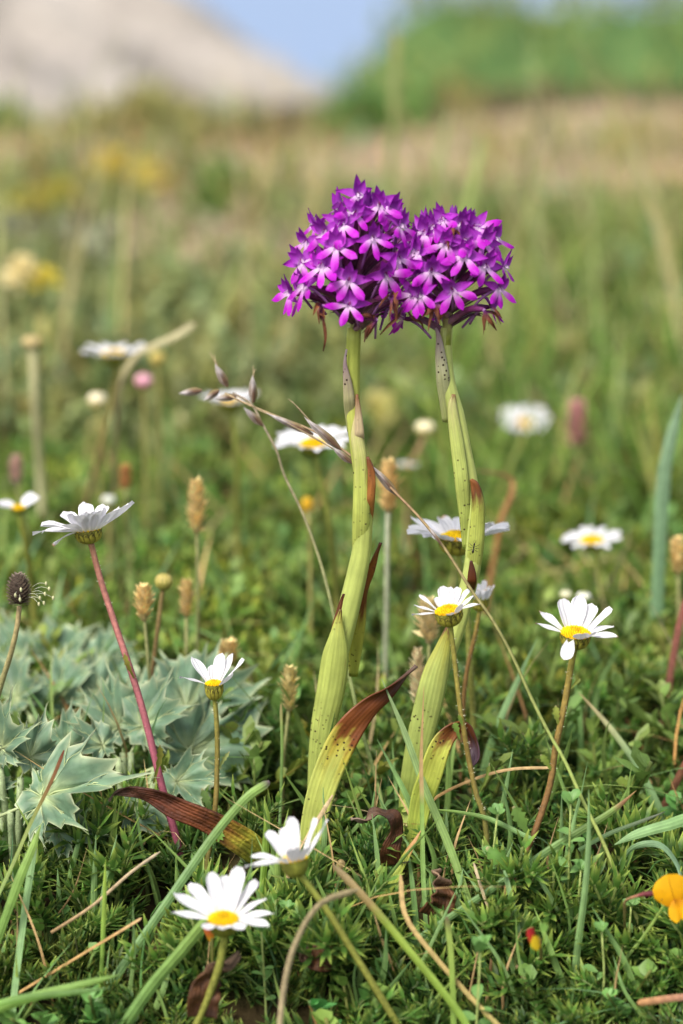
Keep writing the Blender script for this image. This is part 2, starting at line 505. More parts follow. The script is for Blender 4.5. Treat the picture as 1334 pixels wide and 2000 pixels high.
def needle_sprig(seed, h=0.030, branches=6, per=12, m=3, nl=0.0095, nw=0.0018):
    r = np.random.default_rng(seed); b = MB(); st = MB()
    tint = r.uniform(0.85, 1.15)
    lean = np.array([r.normal() * 0.18, r.normal() * 0.18, 1.0])
    main = spline([[0, 0, 0], lean * h * 0.5, lean * h + [r.normal() * 0.003, r.normal() * 0.003, 0]], 6)
    st.tube(main, np.linspace(0.0008, 0.0005, 6), H('6b7a3c'), k=5)
    def tuft(p0, p1, n):
        for i in range(n):
            t = (i + 0.5) / n
            p = p0 * (1 - t) + p1 * t
            ax = nrmz(p1 - p0)
            a = i * 2.4 + r.uniform(-.4, .4)
            bs = basis(ax)
            el = 0.5 + 0.55 * t + r.uniform(-0.15, 0.15)
            d = bs[:, 0] * math.cos(a) * math.cos(el) + bs[:, 1] * math.sin(a) * math.cos(el) + bs[:, 2] * math.sin(el)
            k = r.uniform(0.8, 1.2) * tint
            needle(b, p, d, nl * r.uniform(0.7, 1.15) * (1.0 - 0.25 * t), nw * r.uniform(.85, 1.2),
                   (G_DARK * (1 - t) + G_MID * t) * k, (G_MID * 0.25 + G_TIP * 0.75) * k, m, r)  # inner needles darker: shade inside the turf put into their colour
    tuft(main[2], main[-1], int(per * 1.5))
    for j in range(branches):
        t = 0.25 + 0.6 * j / branches
        p0 = main[int(t * 5)]
        d = rdir(25, 65, r)
        p1 = p0 + d * h * r.uniform(0.3, 0.55)
        st.tube(spline([p0, p1], 3), 0.0005, H('6b7a3c'), k=4)
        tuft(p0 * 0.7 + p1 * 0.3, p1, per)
    return st, b

def leafy_sprig(seed, h=0.032, n=16, ln=0.009, wd=0.0042, c0=None, c1=None, m=3, el=(15, 60)):
    r = np.random.default_rng(seed); b = MB(); st = MB()
    c0 = G_MID if c0 is None else c0; c1 = G_LITE if c1 is None else c1
    lean = np.array([r.normal() * 0.3, r.normal() * 0.3, 1.0])
    main = spline([[0, 0, 0], lean * h * 0.5, lean * h], 5)
    st.tube(main, 0.0006, H('7c8a48'), k=4)
    for i in range(n):
        t = 0.2 + 0.8 * i / n
        p = main[0] * (1 - t) + main[-1] * t
        d = rdir(el[0] + 30 * t, el[1] + 20 * t, r)
        up = nrmz(np.array([0, 0, 1.0]) + 0.3 * r.normal(size=3))
        tt = np.array([0, 0.25, 0.6, 1.0])[:, None]
        L_ = ln * r.uniform(0.6, 1.2)
        pts = p + d * L_ * tt - np.array([0, 0, 1]) * L_ * 0.15 * tt ** 2
        k = r.uniform(0.75, 1.2)
        c = (c0 * (1 - t) + c1 * t) * k
        b.ribbon(pts, np.array([0.15, 0.75, 1.0, 0.12]) * wd * r.uniform(.8, 1.2), up, c, m=m, cup=0.3)
    return st, b

def merge(*mbs):
    o = MB()
    for m_ in mbs: o.add(*m_.arrays())
    return o

def blade_template(seed, bend=0.5, n=7, m=3):
    r = np.random.default_rng(seed); b = MB()
    t = np.linspace(0, 1, n)
    bd = bend * r.uniform(0.3, 1.3)
    pts = np.stack([bd * t ** 2, 0.0 * t, t - 0.35 * bd * t ** 2.5], -1)
    wd = np.interp(t, [0, 0.15, 0.6, 1], [0.7, 1.0, 0.85, 0.04])
    x = np.linspace(-1, 1, m)
    v = np.repeat(pts[:, None], m, 1)
    v[..., 1] += x[None] * wd[:, None] * 0.5
    v[..., 0] -= (x ** 2)[None] * wd[:, None] * 0.010
    u = np.stack(np.broadcast_arrays(x[None, :] * 0.5 + 0.5, t[:, None]), -1)
    b.add(v, grid(n, m), np.ones(3) * 0.5, u.reshape(-1, 2))
    return b, wd

def scatter(name, temps, pos, scale, tint, m, yaw=None, tilt=0.0, label=None, cat=None, **kw):
    """join many transformed copies of the templates into one mesh"""
    N = len(pos)
    yaw = rng.uniform(0, 2 * math.pi, N) if yaw is None else yaw
    which = rng.integers(0, len(temps), N)
    V, F, Cc, U, off = [], [], [], [], 0
    for k, tm in enumerate(temps):
        i = np.where(which == k)[0]
        if not len(i): continue
        v, f, c, u = tm.arrays()
        cy, sy = np.cos(yaw[i]), np.sin(yaw[i])
        tx, ty = (rng.normal(size=(2, len(i))) * tilt)
        sc = scale[i]
        if sc.ndim == 1: sc = np.repeat(sc[:, None], 3, 1)
        x = v[None] * sc[:, None, :]
        X = x[..., 0] * cy[:, None] - x[..., 1] * sy[:, None] + x[..., 2] * tx[:, None]
        Y = x[..., 0] * sy[:, None] + x[..., 1] * cy[:, None] + x[..., 2] * ty[:, None]
        Z = x[..., 2]
        vv = np.stack([X, Y, Z], -1) + pos[i][:, None]
        V.append(vv.reshape(-1, 3))
        n = len(v)
        F.append((f[None] + (np.arange(len(i)) * n)[:, None, None] + off).reshape(-1, 4)); off += n * len(i)
        Cc.append((c[None] * tint[i][:, None]).reshape(-1, 3))
        U.append(np.broadcast_to(u[None], (len(i), n, 2)).reshape(-1, 2))
    me = make_mesh(name, np.vstack(V), np.vstack(F), np.vstack(Cc), np.vstack(U), m)
    o = bpy.data.objects.new(name, me); COL.objects.link(o)
    return tag(o, label, cat, **kw)

def field(n, y0, y1, spread=0.62, power=1.0, x0=None, x1=None):
    """random ground points inside the (widened) wedge the lens looks into"""
    y = y0 + (y1 - y0) * rng.uniform(0, 1, n) ** power
    half = (y - CAM[1]) * 0.1334 * 2 * spread + 0.03
    x = rng.uniform(-1, 1, n) * half
    if x0 is not None: x = rng.uniform(x0, x1, n) * half
    inn = ((x - PATCH[0]) / PATCH[2]) ** 2 + ((y - PATCH[1]) / PATCH[3]) ** 2 < 1
    y = np.where(inn & (rng.uniform(size=n) < .85), y - .75, y)
    return np.stack([x, y, gh(x, y)], 1)

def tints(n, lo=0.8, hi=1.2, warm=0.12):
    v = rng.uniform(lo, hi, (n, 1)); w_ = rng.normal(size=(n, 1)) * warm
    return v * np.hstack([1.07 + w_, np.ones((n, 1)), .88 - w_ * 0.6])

needle_t = [merge(*needle_sprig(s)) for s in range(8)]
needle_lo = [merge(*needle_sprig(s + 50, 0.026, 5, 9, 2, 0.0085, 0.0019)) for s in range(6)]
leafy_t = [merge(*leafy_sprig(s + 90)) for s in range(6)]
leafy_lo = [merge(*leafy_sprig(s + 120, 0.034, 14, 0.011, 0.005, H('8ca060'), H('a8b47c'), m=2)) for s in range(6)]
round_t = [merge(*leafy_sprig(s + 150, 0.02, 12, 0.006, 0.0048, H('5f9040'), H('7fa858'), el=(5, 50))) for s in range(4)]
blade_t = [blade_template(s, 0.25 + 0.16 * s)[0] for s in range(6)]

def dens(pts, f, k):                        # keep points where a patchy field is high
    q = vnoise(pts[:, 0], pts[:, 1], f, k)
    return q

# the mat right under the flowers
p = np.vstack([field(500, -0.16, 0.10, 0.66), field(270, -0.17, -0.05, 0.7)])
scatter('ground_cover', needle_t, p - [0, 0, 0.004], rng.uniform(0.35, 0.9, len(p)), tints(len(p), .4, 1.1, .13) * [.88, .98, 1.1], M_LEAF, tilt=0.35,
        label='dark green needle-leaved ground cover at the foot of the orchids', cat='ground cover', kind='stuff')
p = field(1100, 0.08, 0.62, 0.66, 0.9)
scatter('ground_cover', needle_lo, p, rng.uniform(0.8, 1.35, len(p)), tints(len(p), 0.6, 1.35, .16), M_LEAF, tilt=0.25,
        label='soft feathery green ground cover just behind the orchids', cat='ground cover', kind='stuff')
p = field(1300, 0.02, 0.9, 0.66)
scatter('leafy_ground_cover', leafy_t, p, rng.uniform(0.7, 1.25, len(p)), tints(len(p), 0.6, 1.1), M_LEAF, tilt=0.3,
        label='small-leaved green herbs matted between the daisies', cat='ground cover', kind='stuff')
p = field(260, -0.16, 0.05, 0.66)
scatter('leafy_ground_cover', round_t, p, rng.uniform(0.7, 1.2, len(p)), tints(len(p), 0.8, 1.1), M_LEAF, tilt=0.3,
        label='small round-leaved herbs low in the needle-leaved turf', cat='ground cover', kind='stuff')
p = field(2600, 0.6, 2.3, 0.7, 0.85)
scatter('leafy_ground_cover', leafy_lo, p, rng.uniform(0.9, 1.7, len(p)), tints(len(p), 0.45, 1.1, 0.16), M_LEAF, tilt=0.35,
        label='pale green herb carpet in the soft distance', cat='ground cover', kind='stuff')

def blades(name, n, y0, y1, h0, h1, w0, w1, cols, label, x0=None, x1=None, power=1.0, tilt=0.3, temps=blade_t, m=M_GRASS, spread=0.66, tone=(0.8, 1.2)):
    p = field(n, y0, y1, spread, power, x0, x1)
    hgt = rng.uniform(h0, h1, n); wd = rng.uniform(w0, w1, n)
    sc = np.stack([hgt, wd, hgt], 1)
    ci = rng.integers(0, len(cols), n)
    c = np.array(cols)[ci] * 2 * tints(n, tone[0], tone[1], 0.08)
    # templates are one wide, one tall; ribbons lie across y
    return scatter(name, temps, p, sc, c, m, tilt=tilt, label=label, cat='grass', kind='stuff')

GR = [H('6d9456'), H('7fa25c'), H('5f8a4a'), H('8aa860'), H('78a070')]
ST = [H('c3ab7c'), H('b39a6c'), H('cdbb90'), H('a5845a')]
blades('grass', 260, -0.16, 0.0, 0.02, 0.045, 0.001, 0.0022, GR, 'short green grass growing through the dark turf')
blades('grass', 900, 0.0, 0.7, 0.025, 0.07, 0.0012, 0.003, GR, 'green grass growing between the blurred daisies', tone=(0.8, 1.3))
blades('grass', 1500, 0.7, 1.9, 0.02, 0.06, 0.002, 0.004, [H('8aa458'), H('a4b068'), H('b4b478'), H('9ca870'), H('b0a878')], 'loose green grass beyond the daisies', tone=(.6, 1.2))
blades('grass', 1300, 0.4, 1.8, 0.05, 0.12, 0.002, 0.0045, [H('6f9a40'), H('86ac48'), H('98b458'), H('6a8f42'), H('a0a860')], 'tall green grass on the right bank', 0.15, 1.0, tone=(.55, 1.2), tilt=0.25)
blades('dry_grass', 260, -0.15, 0.9, 0.02, 0.06, 0.0008, 0.0015, ST, 'dry straw lying through the turf', tilt=1.3, m=M_STRAW)
blades('dry_grass', 230, 0.05, 0.8, 0.03, 0.075, 0.0009, 0.0018, ST, 'thin dry stalks standing in the blurred green', m=M_STRAW, tilt=0.45)
blades('dry_grass', 240, 1.2, 3.0, 0.03, 0.07, 0.002, 0.004, ST + [H('b0a060')], 'dry tan grass by the bare path', m=M_STRAW, tilt=0.5)
blades('dry_grass', 90, 0.7, 1.9, 0.14, 0.30, 0.0016, 0.003, [H('b8bc84'), H('a8b878'), H('c0b890')], 'pale tall grass stalks rising before the path', m=M_STRAW, tilt=0.12, temps=blade_t[:3])
blades('dry_grass', 420, 2.3, 5.0, 0.03, 0.09, 0.003, 0.006, ST + [H('a8a070')], 'tufts of dry grass on the bare earth', m=M_STRAW, tilt=0.5)
blades('grass', 380, 2.2, 5.4, 0.03, 0.10, 0.003, 0.006, [H('94a468'), H('a4ac74')], 'rough grass tufts near the cliff edge', tone=(0.9, 1.3))

def on(pts, f):
    pts[:, 2] = f(pts[:, 0], pts[:, 1]); return pts
n_ = 1300
p = np.stack([rng.uniform(-.3, 3.2, n_), rng.uniform(5.4, 8.2, n_), np.zeros(n_)], 1)
scatter('scrub', leafy_lo, on(p, hill_h), rng.uniform(1.2, 3.0, n_), tints(n_, .5, 1.35, .12) * [1.0, 1.0, .75], M_LEAF, tilt=.4,
        label='dense green scrub covering the far hill', cat='scrub', kind='stuff')
n_ = 5000
p = np.stack([rng.uniform(-2.2, 2.2, n_), rng.uniform(2.1, 5.2, n_), np.zeros(n_)], 1)
p = p[vnoise(p[:, 0], p[:, 1], 2.6, 3.0) > .42][:1100]
scatter('scrub', leafy_lo, on(p, gh), rng.uniform(1.0, 2.2, len(p)), tints(len(p), .5, 1.2, .3) * [1.15, .95, .8], M_LEAF, tilt=.4,
        label='patchy low plants growing on the bare earth path', cat='scrub', kind='stuff')

# ------------------------------------------------------------------ orchids
def pix(rows, n, Ys=None):
    """rows (px, py, width_px[, Y]) -> world points, widths in metres"""
    rows = [tuple(r_) + ((0.0,) if len(r_) == 3 else ()) for r_ in rows]
    a = spline(np.array(rows, float), n)
    pts = np.array([P(q[0], q[1], q[3]) for q in a])
    wd = np.array([q[2] * S(q[3]) for q in a])
    return pts, wd

MAG, MAGD, LIL, PALE = H('c41cc6'), H('a316ac'), H('c066cf'), H('f6e0f6')
OVA, OVD, SPR = H('6a2a58'), H('4c1a3c'), H('b478bc')

def petal_ribbon(b, p0, d, up, ln, wd, prof, col, curl=0.0, cup=0.3, n=6, m=5, wavy=0.0, r=rng):
    d = nrmz(d); up = np.asarray(up, float); up = nrmz(up - d * (up @ d))
    t = np.linspace(0, 1, n)[:, None]
    pts = np.asarray(p0) + d * ln * t + up * ln * curl * t ** 2
    w_ = np.interp(t[:, 0], *zip(*prof)) * wd
    wav = None
    if wavy: wav = wavy * wd * np.sin(np.linspace(0, 6, n)[:, None] + np.linspace(-2, 2, m)[None] + r.uniform(0, 6)) * t
    b.ribbon(pts, w_, up, col(t[:, 0]) if callable(col) else col, m=m, cup=cup, wav=wav)

LOBE = [(0, .4), (.3, .7), (.62, 1.0), (.85, .8), (1, .12)]
LANCE = [(0, .35), (.3, 1.0), (.6, .74), (.85, .3), (1, .03)]

def lip_mesh(seed):
    r = np.random.default_rng(seed); b = MB(); q = 0.001
    cg = lambda t: colgrad([(0, PALE), (.2, H('eec4ee')), (.38, H('d670da')), (.62, MAG), (1, H('b51cc0'))], t)
    up = np.array([0, 1.0, 0.5])
    petal_ribbon(b, [0, 0, 0], [r.normal() * .08, .42, -.9], up, 6.8 * q * r.uniform(.9, 1.1), 2.45 * q, LOBE, cg, -.12, -.22, 7, 5, .06, r)
    for s in (-1, 1):
        petal_ribbon(b, [s * .5 * q, 0.05 * q, 0], [s * r.uniform(.62, .85), .45, -r.uniform(.35, .6)], up, 6.9 * q * r.uniform(.9, 1.1), 2.6 * q, LOBE, cg, -.1, -.22, 7, 5, .08, r)
        petal_ribbon(b, [s * .45 * q, .1 * q, .9 * q], [s * .15, .75, -.6], [s, .3, .3], 2.3 * q, 1.1 * q, LOBE, H('f1d8f0'), 0, .2, 4, 3)
    return b
def sepal_mesh(seed):                       # one spreading side sepal
    r = np.random.default_rng(seed); b = MB(); q = 0.001
    cg = lambda t: colgrad([(0, LIL), (.5, H('b23ac2')), (1, MAGD)], t)
    petal_ribbon(b, [0, -.2 * q, .3 * q], [.85, -.05 + r.normal() * .15, .35 + r.normal() * .15], [0, 1, .2], 6.8 * q, 3.0 * q, LANCE, cg, -.15, .35, 7, 5, .08, r)
    return b
def hood_mesh(seed):
    r = np.random.default_rng(seed); b = MB(); q = 0.001
    cg = lambda t: colgrad([(0, H('c684d6')), (.4, H('b03cc2')), (1, H('8c1899'))], t)
    petal_ribbon(b, [0, -.6 * q, .2 * q], [r.normal() * .06, .25, .95], [0, 1, -.3], 6.4 * q, 3.3 * q, LANCE, cg, .18, .5, 7, 5, .04, r)
    for s in (-1, 1):
        petal_ribbon(b, [s * .4 * q, -.2 * q, .2 * q], [s * .33, .3, .88], [-s * .4, 1, -.2], 4.9 * q, 3.0 * q, LANCE, cg, .2, .5, 7, 5, .04, r)
    b.ball([0, -.15 * q, .9 * q], np.array([.5, .5, 1.0]) * q, H('9a3a86'), 6, 5)
    return b
def bud_mesh():
    b = MB(); q = 0.001
    for k in range(6):
        a = k * math.pi / 3
        petal_ribbon(b, [math.cos(a) * .6 * q, math.sin(a) * .6 * q, 0], [math.cos(a) * .42, math.sin(a) * .42, 1], [math.cos(a), math.sin(a), -.2], 5.6 * q, 3.0 * q, LANCE,
                     lambda t: colgrad([(0, H('a050b8')), (1, H('7c1590'))], t), -.32, -.4, 7, 5)
    return b
LIPS = [make_mesh('lip', *lip_mesh(s).arrays(), M_MAGENTA) for s in range(6)]
SEPS = [make_mesh('sepal', *sepal_mesh(s).arrays(), M_MAGENTA) for s in range(5)]
HOODS = [make_mesh('hood', *hood_mesh(s).arrays(), M_MAGENTA) for s in range(5)]
BUDM = make_mesh('bud', *bud_mesh().arrays(), M_MAGENTA)
MIR = np.diag([-1.0, 1, 1])

def floret(root, base, throat, face, up, axis_at, bud=False, size=1.0, roll=0.0, withered=False):
    """ovary mesh that carries a lip, two side sepals, a hood and a spur"""
    f = nrmz(face); u = np.asarray(up, float); u = nrmz(u - f * (u @ f)); x = np.cross(f, u)
    if roll:
        c, s = math.cos(roll), math.sin(roll); x, u = x * c + u * s, u * c - x * s
    M = np.eye(4); M[:3, 0], M[:3, 1], M[:3, 2] = x * size, f * size, u * size; M[:3, 3] = throat
    # ovary: leaves the axis lower down and sweeps up and out
    dz = throat[2] - axis_at[2]
    mid = axis_at * 0.45 + throat * 0.55 + np.array([0, 0, 0.002])
    pts = spline([axis_at, mid, throat - f * 0.0008], 9)
    t = np.linspace(0, 1, 9)
    b = MB()
    b.tube(pts, np.interp(t, [0, .3, .75, 1], [.0011, .0013, .0011, .0007]), colgrad([(0, H('b898a6')), (.22, H('96607f')), (.5, OVA), (1, H('7a3070'))], t), k=7, ridge=.12)
    bo = nrmz(np.cross(pts[-1] - pts[0], rng.normal(size=3)))
    b.ribbon(spline([axis_at + bo * .001, mid + bo * .0016, throat * .85 + axis_at * .15 + bo * .002], 6), np.array([.6, 1, .9, .7, .4, .05]) * .0022, bo, colgrad([(0, H('7a5566')), (1, OVD)], np.linspace(0, 1, 6)), m=3, cup=.3)
    fo = b.build('floret', M_OVARY, root)
    if bud:
        ax = nrmz(throat - mid)
        Mb = np.eye(4); Mb[:3, :3] = basis(ax) * size; Mb[:3, 3] = throat - ax * .001
        place('bud', BUDM, fo, Mb, base)
        return fo
    s = MB()
    back = nrmz(axis_at - throat) * .0085 + x * rng.normal() * .0022 + np.array([0, 0, -.0012])
    sp = spline([throat, throat + back * .35 + [0, 0, .0006], throat + back * .8, throat + back * 1.25 - [0, 0, .0022]], 8)
    s.tube(sp, np.linspace(.00062, .00042, 8), colgrad([(0, H('c090c8')), (1, SPR)], np.linspace(0, 1, 8)), k=6)
    s.build('spur', M_MAGENTA, fo)
    if withered:
        wmb = MB()
        for k in range(5):
            d = nrmz(f * .6 + rng.normal(size=3) * .6 + [0, 0, -.5])
            L_ = rng.uniform(.004, .008)
            q = spline([throat, throat + d * L_ * .5 + rng.normal(size=3) * .0008, throat + d * L_ + [0, 0, -L_ * .35]], 7)
            wmb.ribbon(q, np.interp(np.linspace(0, 1, 7), [0, .5, 1], [.0012, .0018, .0003]), rng.normal(size=3), colgrad([(0, H('6e2a78')), (.4, H('7a4428')), (1, H('5c3016'))], np.linspace(0, 1, 7)), m=4, cup=.8)
        wmb.build('withered_petals', M_BROWN, fo)
        return fo
    place('lip', LIPS[rng.integers(6)], fo, M, base)
    place('hood', HOODS[rng.integers(5)], fo, M, base)
    sm = SEPS[rng.integers(5)]
    place('sepal', sm, fo, M, base)
    M2 = M.copy(); M2[:3, :3] = M[:3, :3] @ MIR
    place('sepal', sm, fo, M2, base)
    return fo

def flower_head(root, base, axis_px, cx, cz0, cz1, Rm, spots, buds, withered, nback):
    """spots: throat pixels of the florets in view; the far side is filled up to match"""
    s0 = S(0)
    lo, hi = P(axis_px[0], cz0, 0), P(axis_px[1], cz1, 0)     # bottom and top of the axis
    st = MB()
    st.tube(spline([lo - [0, 0, .004], lo * .5 + hi * .5, hi], 10), np.linspace(.0019, .0009, 10), colgrad([(0, H('a9b94a')), (.15, H('9a9a5a')), (.4, H('7a5a64')), (1, OVA)], np.linspace(0, 1, 10)), k=8)
    st.build('axis', M_OVARY, root)
    mid = P(cx[0], cx[1], 0)
    def outer(z):                                            # dome radius at a height
        t = (z - lo[2]) / (hi[2] - lo[2])
        return Rm * math.sqrt(max(0.03, 1 - ((t - .36) / .72) ** 2))
    def axis_point(z):
        t = (z - lo[2]) / (hi[2] - lo[2])
        t = min(max(t * .62 - .07, 0.0), 0.97)
        return lo * (1 - t) + hi * t
    def put(th, **kw):
        a = lo + (hi - lo) * min(max((th[2] - lo[2]) / (hi[2] - lo[2]), 0), 1)
        o = th - a; o[2] = 0
        oh = nrmz(o) if np.linalg.norm(o) > 1e-5 else np.array([0, -1.0, 0])
        t = (th[2] - lo[2]) / (hi[2] - lo[2])
        face = oh + np.array([0, -.25 if oh[1] < .3 else 0, -0.05 + .5 * max(0, t - .55)]) + rng.normal(size=3) * .2
        up = np.array([0, 0, 1.0]) + rng.normal(size=3) * .2
        floret(root, base, th, face, up, axis_point(th[2]), roll=rng.normal() * .28, size=rng.uniform(1.0, 1.24), **kw)
    def from_px(x, y):
        q = P(x, y, 0)
        a = lo + (hi - lo) * min(max((q[2] - lo[2]) / (hi[2] - lo[2]), 0), 1)
        rr = outer(q[2]); dx = q[0] - a[0]
        dy = -math.sqrt(max(rr * rr - dx * dx, (rr * .12) ** 2))
        return P(x, y, dy * .92)
    for x, y in spots: put(from_px(x, y))
    for x, y in withered: put(from_px(x, y), withered=True)
    for x, y, dyy in buds: put(P(x, y, dyy), bud=True)
    k = 0
    while k < nback:
        t = rng.uniform(.1, .95); z = lo[2] + t * (hi[2] - lo[2])
        a = rng.uniform(R(-10), R(190))
        rr = outer(z) * rng.uniform(.82, 1.0)
        q = lo + (hi - lo) * t
        put(np.array([q[0] + rr * math.cos(a), q[1] + rr * math.sin(a), z])); k += 1

def withered_bits(root, rows):
    for pts_, w_ in rows:
        pt, wd = pix(pts_, 12)
        b = MB()
        t = np.linspace(0, 1, 12)
        b.ribbon(pt, np.interp(t, [0, .5, 1], [.6, 1, .3]) * w_ * S(0), np.array([.3, -1, .2]), colgrad([(0, H('6d2a66')), (.3, H('7b4a33')), (1, H('54290f'))], t), m=4, cup=.7)
        b.build('withered_spur', M_BROWN, root)

OG, OGY, OGP = H('a9b45a'), H('b6ba4c'), H('c8cd86')
def tapered(root, name, rows, cols, n=24, m=M_ORCSTEM, k=14, flat=.8):
    pt, wd = pix(rows, n)
    b = MB(); t = np.linspace(0, 1, n)
    b.tube(pt, wd * .5, colgrad(cols, t), k=k, flat=flat, ridge=.015)
    return b.build(name, m, root)

def leaf(root, name, rows, cols, n=26, m=9, cup=.35, mt=None, nrm=(0, -1, .15), wav=0.0, twist=0.0, front=0.0, label=None, seed=1):
    """a broad leaf traced along its centre line; cup > 0 folds the edges towards the viewer's far side"""
    n = int(n * 1.7)
    pt, wd = pix(rows, n)
    t = np.linspace(0, 1, n); r = np.random.default_rng(seed)
    wd = np.maximum(wd, .0002)
    if name == 'sheath_leaf':
        rows = [(r_[0], r_[1], r_[2], r_[3] * .5) for r_ in rows]
        pt, wd = pix(rows, n); wd = np.maximum(wd, .0002)
        pt[:, 1] += np.interp(t, [0, .35, 1], [.0055, 0, 0]); cup *= .6
        wd = wd * np.interp(t, [0, .3, 1], [.72, 1, 1])
    else:
        cup *= -.35
    nr = np.repeat(np.array(nrm, float)[None], n, 0)
    if np.any(twist):
        tw = np.broadcast_to(np.interp(t, *zip(*twist)), (n,)) if not np.isscalar(twist) else twist * t
        tg = frames(pt)
        for i in range(n):
            a = tw[i]; ax = tg[i]; v = nr[i]
            nr[i] = v * math.cos(a) + np.cross(ax, v) * math.sin(a) + ax * (ax @ v) * (1 - math.cos(a))
    pt = pt + np.array([0, front, 0])
    x = np.linspace(-1, 1, m + 2)
    wv = None
    if wav:
        wv = np.zeros((n, m + 2))
        for q in range(4):
            wv += np.sin(t[:, None] * r.uniform(6, 26) + x[None] * r.uniform(-4, 4) + r.uniform(0, 6)) / (q + 1.5)
        wv *= wav * wd.max() * np.interp(t, [0, .25, .6, 1], [.1, .3, 1, 1])[:, None]
    if mt is None: wd = wd * .88
    tj = t[:, None] + .035 * np.sin(x[None] * r.uniform(4, 8) + r.uniform(0, 6)) + .02 * np.sin(x[None] * 13 + t[:, None] * 20 + r.uniform(0, 6)) + .012 * r.normal(size=(n, m + 2))
    b = MB(); b.ribbon(pt, wd, nr, np.clip(colgrad(cols, np.clip(tj, 0, 1)) * (1.14 if (mt is None or mt is M_ORCLEAF) else 1), 0, .85), m=m + 2, cup=-cup, wav=wv, pw=3 if name == 'sheath_leaf' else 2)
    o = b.build(name, mt or M_ORCLEAF, root)
    sol = o.modifiers.new('thickness', 'SOLIDIFY'); sol.thickness = 0.0005; sol.offset = 0
    if label: o['label'] = label
    return o

BR1, BR2, BR3 = H('6b3a1c'), H('4a2513'), H('8f5a2c')
# ---- the left, taller orchid
b0 = P(612, 1720, -0.012)
b0[2] = gh(b0[0], b0[1]) - .004
orc = thing('orchid', b0, 'taller magenta orchid with a broad pyramid of flowers and a long brown-tipped leaf', 'orchid', 'pair of magenta orchids')
tapered(orc, 'stem', [(612, 1720, 40, -.012), (617, 1620, 44, -.008), (626, 1500, 44), (636, 1400, 46), (652, 1300, 48), (676, 1210, 44), (700, 1110, 40), (709, 1050, 36), (711, 960, 34), (700, 880, 31), (690, 800, 29), (689, 720, 28), (692, 640, 28)],
        [(0, H('bcc870')), (.3, H('b8c66c')), (.6, H('bfca6a')), (.8, H('c6cc64')), (1, H('bccb58'))], 40)
leaf(orc, 'leaf', [(598, 1725, 44, -.03), (604, 1660, 50, -.03), (616, 1590, 60, -.029), (636, 1520, 66, -.028), (664, 1455, 68, -.027), (690, 1414, 62, -.026), (722, 1380, 50, -.024), (752, 1356, 42, -.021), (785, 1326, 26, -.018), (814, 1301, 6, -.016)],
     [(0, H('a9b65c')), (.34, H('b6bc60')), (.45, H('b0a440')), (.50, H('7a4520')), (.7, BR1), (.85, BR2), (1, H('6a5c50'))], 34, 9, .3, twist=[(0, 0), (.5, .15), (.75, .75), (1, 1.2)], wav=.05, label='long orchid leaf withered to brown along its upper half', seed=3)
leaf(orc, 'sheath_leaf', [(612, 1715, 40, -.010), (616, 1620, 44, -.012), (620, 1530, 46, -.014), (630, 1430, 54, -.014), (646, 1350, 62, -.014), (655, 1285, 58, -.014), (659, 1245, 36, -.013), (661, 1216, 18, -.011), (665, 1190, 4, -.010)],
     [(0, H('aab660')), (.75, H('b0bb5e')), (.93, H('b2b050')), (.97, H('6f4a24')), (1, BR2)], 30, 9, .75, seed=4)
leaf(orc, 'sheath_leaf', [(690, 1330, 26, .010), (694, 1260, 40, .008), (700, 1210, 34, .008), (708, 1165, 22, .008), (722, 1120, 20, .008), (735, 1085, 14, .008), (744, 1060, 4, .008)],
     [(0, H('aab050')), (.3, H('a8a445')), (.42, BR1), (.7, H('85501f')), (1, BR2)], 24, 7, .4, twist=[(0, 0), (.4, .2), (1, .9)], wav=.05, seed=5, label='narrow sheath leaf withered to brown at its tip')
leaf(orc, 'sheath_leaf', [(648, 1290, 14, -.006), (655, 1235, 18, -.006), (664, 1195, 16, -.004), (672, 1160, 5, -.004)], [(0, H('8a6a34')), (.5, BR1), (1, BR2)], 14, 5, .5, wav=.06, seed=6)
leaf(orc, 'sheath_leaf', [(700, 1130, 34, -.007), (704, 1060, 38, -.008), (706, 980, 36, -.008), (704, 900, 30, -.007), (697, 850, 24, -.006), (700, 800, 8, -.005)],
     [(0, H('aeb85a')), (.5, H('b3bb5e')), (.8, H('c2bd7e')), (1, H('c9b48a'))], 22, 9, .8, seed=7)
leaf(orc, 'sheath_leaf', [(722, 1040, 14, -.008), (724, 980, 16, -.008), (726, 930, 16, -.008), (718, 892, 6, -.006)], [(0, H('a0703a')), (.5, H('9a6230')), (1, BR1)], 14, 5, .5, wav=.08, seed=8, label='papery brown edge of a sheath leaf')
leaf(orc, 'sheath_leaf', [(700, 890, 20, -.0075), (702, 850, 20, -.0075), (700, 810, 14, -.007), (697, 770, 4, -.005)], [(0, H('cdb990')), (.6, H('c8b48c')), (1, H('94603a'))], 14, 5, .5, seed=9)
leaf(orc, 'sheath_leaf', [(688, 850, 28, -.006), (684, 800, 26, -.007), (679, 750, 18, -.007), (674, 710, 6, -.006), (677, 682, 2, -.006)],
     [(0, H('bcc27c')), (.4, H('b9b184')), (.7, H('a68c8c')), (1, H('b8a8a8'))], 18, 7, .7, seed=10, label='pinkish pointed bract sheathing the upper stem')
flower_head(orc, b0, (692, 702), (690, 530), 655, 395, .0228,
            [(692, 417), (760, 412), (636, 455), (782, 442), (728, 466), (657, 483), (591, 513), (629, 522), (779, 507), (803, 487), (756, 537), (593, 560), (681, 549), (681, 597), (812, 537), (822, 578), (700, 383), (567, 572), (834, 526), (598, 475), (742, 402), (668, 440)],
            [(715, 400, -.008), (722, 415, 0.004)], [(628, 598), (735, 625), (763, 582)], 15)
withered_bits(orc, [([(626, 606, 8, -.02), (632, 632, 7, -.02), (635, 660, 6, -.02), (631, 686, 3, -.02)], 7), ([(786, 600, 6, -.015), (776, 620, 7, -.015), (758, 636, 6, -.015), (742, 654, 3, -.015)], 7)])

